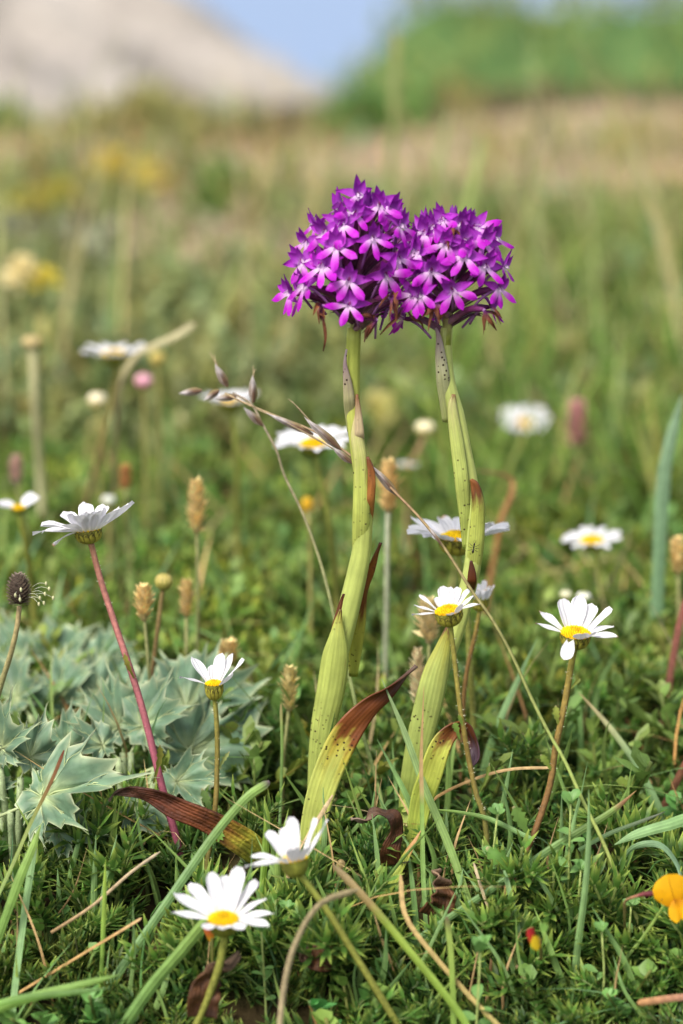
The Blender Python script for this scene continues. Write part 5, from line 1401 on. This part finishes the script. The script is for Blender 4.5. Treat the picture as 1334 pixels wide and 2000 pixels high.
def pea_bud():
    Y = -.145; s = S(Y)
    base = G(1058, 1880); base[2] = float(gh(base[0], base[1])) - .002
    root = thing('trefoil_flower', base, 'small red and yellow pea flower bud low in the turf', 'flower', 'bird\'s-foot trefoil flowers')
    b = MB(); b.tube(spline([P(1052, 1832, Y), P(1056, 1852, Y + .008), base], 8), 3 * s, H('8a6a44'), k=5); b.build('stem', M_STEM, root)
    b = MB(); petal_ribbon(b, P(1044, 1850, Y), P(1034, 1806, Y) - P(1044, 1850, Y), [.4, -1, 0], 46 * s, 20 * s, LOBE, lambda t: colgrad([(0, H('d8a01c')), (.4, H('cc4030')), (1, H('c03040'))], t), .15, -.7, 8, 6); b.build('standard_petal', M_YELLOW, root)
    b = MB(); petal_ribbon(b, P(1046, 1828, Y - .002), P(1050, 1860, Y) - P(1046, 1828, Y), [.2, -1, 0], 32 * s, 24 * s, LOBE, H('d0b428'), 0, -.6, 7, 5); b.build('wing_petal', M_YELLOW, root)
    b = MB(); petal_ribbon(b, P(1062, 1820, Y), P(1062, 1802, Y) - P(1062, 1820, Y), [.0, -1, .3], 20 * s, 20 * s, LOBE, H('7fa850'), 0, .2, 5, 5); b.build('leaflet', M_LEAF, root)
pea_bud()
def coral_petal():
    Y = -.115; s = S(Y)
    b = MB(); c = P(414, 1838, Y)
    petal_ribbon(b, c, P(408, 1796, Y) - c, [.5, -1, .2], 46 * s, 28 * s, LOBE, lambda t: colgrad([(0, H('e8b020')), (.4, H('ec7a40')), (1, H('e88a60'))], t), .1, -.5, 8, 6)
    b.tube(spline([c + [0, 0, .001], c * .5 + np.array([c[0], c[1] + .002, gh(c[0], c[1])]) * .5, [c[0], c[1] + .002, gh(c[0], c[1]) - .002]], 6), .0005, H('8a8a44'), k=5)
    b.build('pea_flower', M_YELLOW, None, np.array([c[0], c[1], float(gh(c[0], c[1]))]), label='coral orange pea flower tucked under the fan-shaped daisy', cat='flower')
coral_petal()

# ------------------------------------------------------------------ dead leaves, the long withered leaf, ants
def dead_leaf(label, rows, cols, wav, seed, cup=.3, twist=None, name='dead_leaf', n=30):
    b = P(rows[-1][0], rows[-1][1], rows[-1][3])
    root = thing(name, b, label, 'dead leaf', 'withered leaves')
    leaf(root, 'leaf_blade', rows, cols, n, 9, cup, M_BROWN, twist=twist or [(0, 0), (1, .6)], wav=wav, seed=seed)
    return root
dead_leaf('long withered leaf, dark brown with a yellow end, lying left of the taller orchid', [(520, 1690, 40, -.02), (490, 1655, 56, -.026), (450, 1628, 56, -.03), (400, 1600, 50, -.032), (345, 1578, 44, -.032), (300, 1556, 38, -.032), (262, 1545, 28, -.03), (230, 1550, 18, -.03), (212, 1562, 5, -.03)],
          [(0, H('a0a844')), (.16, H('b0a83c')), (.24, H('a08030')), (.3, H('6a3a1c')), (.6, H('52291a')), (.85, H('5e4034')), (1, H('8a7464'))], .09, 40, .4, [(0, .2), (.5, -.3), (1, -.9)])
for lab, rows, sd in (('crumpled dark dead leaf sitting in the turf right of the orchids', [(845, 1790, 60, -.06), (862, 1760, 56, -.062), (860, 1730, 36, -.062), (852, 1698, 8, -.06)], 41),
                      ('crumpled blackish dead leaf in front of the taller orchid', [(655, 1880, 30, -.1), (630, 1872, 56, -.102), (600, 1868, 40, -.1), (582, 1862, 8, -.1)], 42),
                      ('reddish brown dead leaf half buried under the fan-shaped daisy', [(395, 1985, 60, -.135), (398, 1940, 66, -.135), (415, 1900, 46, -.13), (470, 1865, 14, -.125)], 43)):
    dead_leaf(lab, rows, [(0, H('4a2c18')), (.5, H('5a3a22')), (1, H('7a6450'))], .16, sd, .8, [(0, 0), (1, .9)], n=22)

def ant(label, px, py, Y, ang, size=.0026):
    c = P(px, py, Y); b = MB(); u = nrmz(np.array([math.cos(ang), 0, math.sin(ang)])); sd = np.cross(u, [0, -1.0, 0])
    for off, r_ in ((.45, .16), (.1, .12), (-.1, .09), (-.5, .2)):
        b.ball(c + u * size * off, np.array([r_ * .8, r_ * .8, r_ * 1.5]) * size, H('1a100c'), 7, 6, axis=u)
    for k in (-1, 0, 1):
        for s_ in (-1, 1):
            p0 = c + u * size * .12 * k; p1 = p0 + sd * s_ * size * .35 + u * size * .2 * k + np.array([0, -.0004, 0]); p2 = p0 + sd * s_ * size * .7 + u * size * .4 * k + np.array([0, .0006, 0])
            b.tube(spline([p0, p1, p2], 6), size * .03, H('1a100c'), k=4)
    for s_ in (-1, 1):
        p0 = c + u * size * .55; b.tube(spline([p0, p0 + u * size * .25 + sd * s_ * size * .15, p0 + u * size * .5 + sd * s_ * size * .12], 5), size * .022, H('1a100c'), k=4)
    b.build('ant', M_ANT, None, c, label=label, cat='ant', group='ants on the orchids')
ant('black ant climbing the upper stem of the shorter orchid', 925, 1070, -.0125, 1.4)
ant('black ant on the long leaf at the foot of the taller orchid', 636, 1590, -.034, .5)
ant('black ant on the yellow-green tan-pointed blade', 790, 1684, -.053, .1)

# ------------------------------------------------------------------ far plants: yellow blossom clumps, pale shrubs, scrub on the bank
def blossom(label, px, py, Y, rpx, col, group='far yellow blossoms', n=70):
    s = S(Y); c = P(px, py, Y); base = c.copy(); base[2] = float(gh(c[0], c[1])) - .005
    root = thing('yellow_flower', base, label, 'flower', group)
    b = MB(); b.tube(spline([base, base * .4 + c * .6 + [.004, 0, 0], c], 8), 5 * s, H('8a9a5c'), k=6)
    b.build('stem', M_STEM, root)
    b = MB()
    for i in range(n):
        d = rdir(-20, 90)
        petal_ribbon(b, c + d * rpx * s * .45, d + rng.normal(size=3) * .3, rng.normal(size=3), rpx * s * .65, rpx * s * .4, LOBE, H(col) * rng.uniform(.75, 1.1), .2, .3, 4, 3)
    b.build('petals', M_YELLOW, root)
blossom('cream and yellow blossom cluster in the blurred grass on the left', 46, 540, .75, 40, 'f6e8b4')
blossom('brighter yellow blossom beside the cream cluster', 88, 553, .75, 32, 'f4e468')
blossom('yellow blossom before the bare earth path', 214, 328, 1.9, 38, 'ecd868')
blossom('yellow blossom among pale shrubs by the path', 288, 348, 1.9, 36, 'e8d878')
blossom('yellowish blossom over the grey-green shrub', 118, 385, 1.6, 38, 'd0c458')
blossom('yellow blossom low on the grey-green shrub', 50, 405, 1.6, 36, 'ccc260')

def shrub(label, px, py, Y, wpx, hpx, c0, c1, n=420, name='low_shrub', cat='shrub', group='far low shrubs', ll=.022):
    """py is the foot of the shrub"""
    s = S(Y); b0_ = P(px, py, Y); base = b0_.copy(); base[2] = float(gh(base[0], base[1])) - .01
    root = thing(name, base, label, cat, group)
    st = MB(); lf_ = MB()
    top = max(hpx * s, .03)
    for k in range(12):
        d = rdir(25, 85); e = base + np.array([d[0] * wpx * .5 * s, d[1] * wpx * .5 * s, d[2] * top])
        st.tube(spline([base, base * .5 + e * .5 + rng.normal(size=3) * top * .05, e], 6), np.linspace(.003, .001, 6), H('7a6a4c'), k=5)
    st.build('stems', M_STEM, root)
    for i in range(n):
        d = rdir(0, 90); q = rng.uniform(.55, 1.0)
        bump = 1 + .25 * math.sin(d[0] * 5 + px) + .15 * math.sin(d[2] * 9 + py)
        p_ = base + np.array([d[0] * wpx * .5 * s * q, d[1] * wpx * .5 * s * q, d[2] * top * q]) * bump
        c = (np.asarray(c0) * (1 - rng.uniform()) + np.asarray(c1) * rng.uniform()) * rng.uniform(.7, 1.2)
        petal_ribbon(lf_, p_, d + rng.normal(size=3) * .7, rng.normal(size=3), ll * rng.uniform(.6, 1.3), ll * .4, LANCE, c, .1, .2, 4, 3)
    o = lf_.build('foliage', M_LEAF, root, kind='stuff')
GYL, GRN = H('b0b6a2'), H('6a8f42')
shrub('grey-green low shrub with yellow blossom left of the meadow', 80, 500, 1.6, 260, 120, GYL, H('b8b488'), 1100, ll=.03)
shrub('grey-green low shrub beside the bare patch', 190, 500, 1.35, 170, 90, GYL, H('a0a888'), 700, ll=.03)
shrub('round bright green bush at the near edge of the path', 455, 445, 2.25, 230, 90, GRN, H('84a050'), 600)
shrub('dull yellowish shrub under the pale rock', 270, 262, 4.2, 260, 70, H('b4ac70'), H('a0a060'), 500, ll=.05)
shrub('green tuft at the foot of the pale rock', 5, 262, 4.0, 90, 50, GRN, H('7a9a50'), 250, ll=.05)
shrub('dark green bush at the sea end of the grassy hill', 740, 190, 4.4, 180, 55, H('4f7a34'), H('6a9040'), 420, ll=.05)
